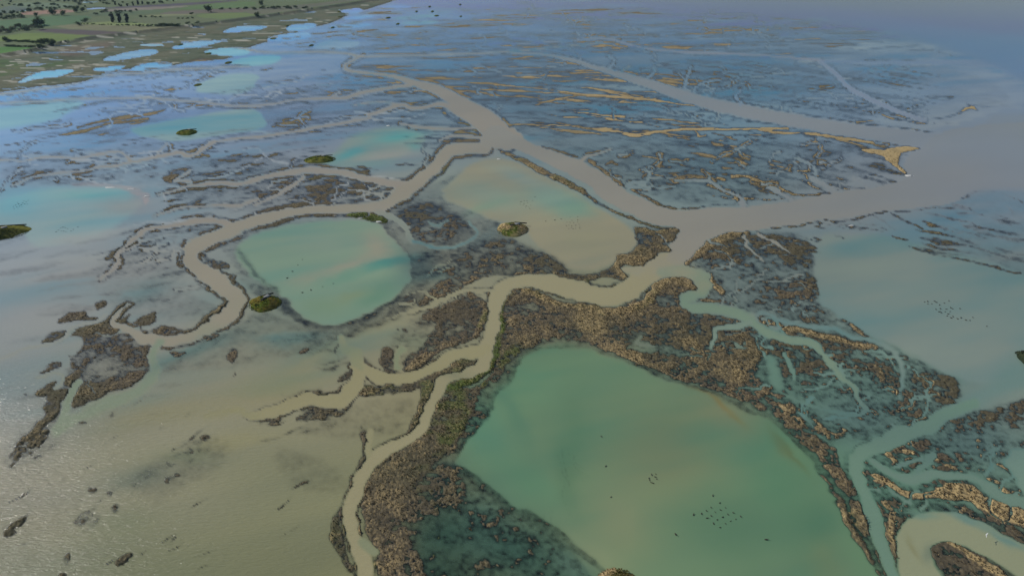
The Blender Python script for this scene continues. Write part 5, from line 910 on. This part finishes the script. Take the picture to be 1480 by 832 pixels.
row(8,67,50,69,16,2.0,['bush'],'dark shrub in the lower hedge beside the brightest green field','lower hedge',.3,1.6)
for x,l in ((9,'tall shrub at the left end of the upper hedge'),(64,'left of the three trees ending the upper hedge'),(70,'middle of the three trees ending the upper hedge'),(77,'right of the three trees ending the upper hedge')): tree(x, 60.5+(x-9)*.06, 6, 'round', l, 'trees ending the upper hedge', 1.2)
row(0,48,58,40,26,5,['bare','bare','bush'],'bare grey brown tree in the grove above the yellow green field','bare grove',2.0,1.3)
row(50,40,62,37,4,9,['round'],'green tree at the right end of the bare grove','trees at the grove end',.8,1.1)
row(118,35.5,200,37.5,16,2.0,['bush'],'dark shrub in the gappy hedge under the three poplars','hedge under the poplars',.3,1.3)
row(0,28,26,25,8,4,['bush','round'],'dark tree in the hedge at the far left edge','far left hedge',.6,1.4)
row(228,38,258,39,12,4,['bush'],'dark shrub in the dense hedge near the sea wall','dense hedge near the wall',.4,1.6); row(200,38,228,39,6,3,['bush'],'small shrub in the thin hedge near the sea wall','thin hedge',.4,1.2)
row(256,27,280,27,4,2.2,['bush'],'low shrub along the field edge beyond the dense hedge','field edge shrubs',.3,1.5); row(200,25,235,26,5,2.6,['bush'],'low shrub along the edge of the olive field','olive field shrubs',.3,1.5)
row(318,14,395,13,8,4,['bush'],'dark shrub beside the far brown strip','far strip shrubs',.4,1.5)
row(58,14,125,12,10,4,['round','bush'],'dark tree in the hedge behind the pink field','hedge behind the pink field',1.,1.4); row(0,22,60,14,10,4,['round','bush'],'dark tree in the hedgerow left of the pink field','hedgerow left of the pink field',1.,1.5)
row(0,9,90,8,12,4,['round','bush'],'dark tree in the far hedgerow at the upper left corner','far hedgerow',1.2,1.5); row(90,5,200,7,12,4,['round','bush'],'dark tree in the far hedgerow above the blue inland pool','far hedgerow by the pool',1.4,1.4)
row(160,9,255,3,13,5,['round','poplar'],'dark tree in the tall hedgerow near the top edge','tall far hedgerow',1.0,1.4); row(0,2,160,0,14,4.5,['round','bush'],'dark tree in the furthest hedgerow at the top edge','furthest hedgerow',1.2,1.6); row(135,22,200,17,9,4,['round','bush'],'shrub in the dull green field behind the poplars','shrubs behind the poplars',1.5,1.3)
row(385,13,445,12,8,4,['bush'],'dark shrub in the far field beside the sea wall','far shrubs by the wall',.5,1.5); row(-80,-12,330,-30,26,8,['round','bush'],'dark tree in a hedgerow beyond the top edge','hedgerow beyond',4,1.6)
# ---- air
def haze():
    me = box('haze', 50000, 50000, 132, None, 0.) if False else None
hb = [(-26000,-3000,-3),(26000,-3000,-3),(26000,40000,-3),(-26000,40000,-3),(-26000,-3000,140),(26000,-3000,140),(26000,40000,140),(-26000,40000,140)]
hm, ht, HN, HL = nodes('haze'); pv = HN('ShaderNodeVolumePrincipled'); pv.inputs['Color'].default_value = (.5,.72,1,1); pv.inputs['Density'].default_value = .00004; pv.inputs['Anisotropy'].default_value = .2
ho = HN('ShaderNodeOutputMaterial'); HL(pv.outputs[0], ho.inputs['Volume'])
put('haze', newmesh('haze', hb, [(0,3,2,1),(4,5,6,7),(0,1,5,4),(1,2,6,5),(2,3,7,6),(3,0,4,7)], 4, (hm,)), label='thin bluish air over the marsh and fields', cat='haze', kind='stuff')
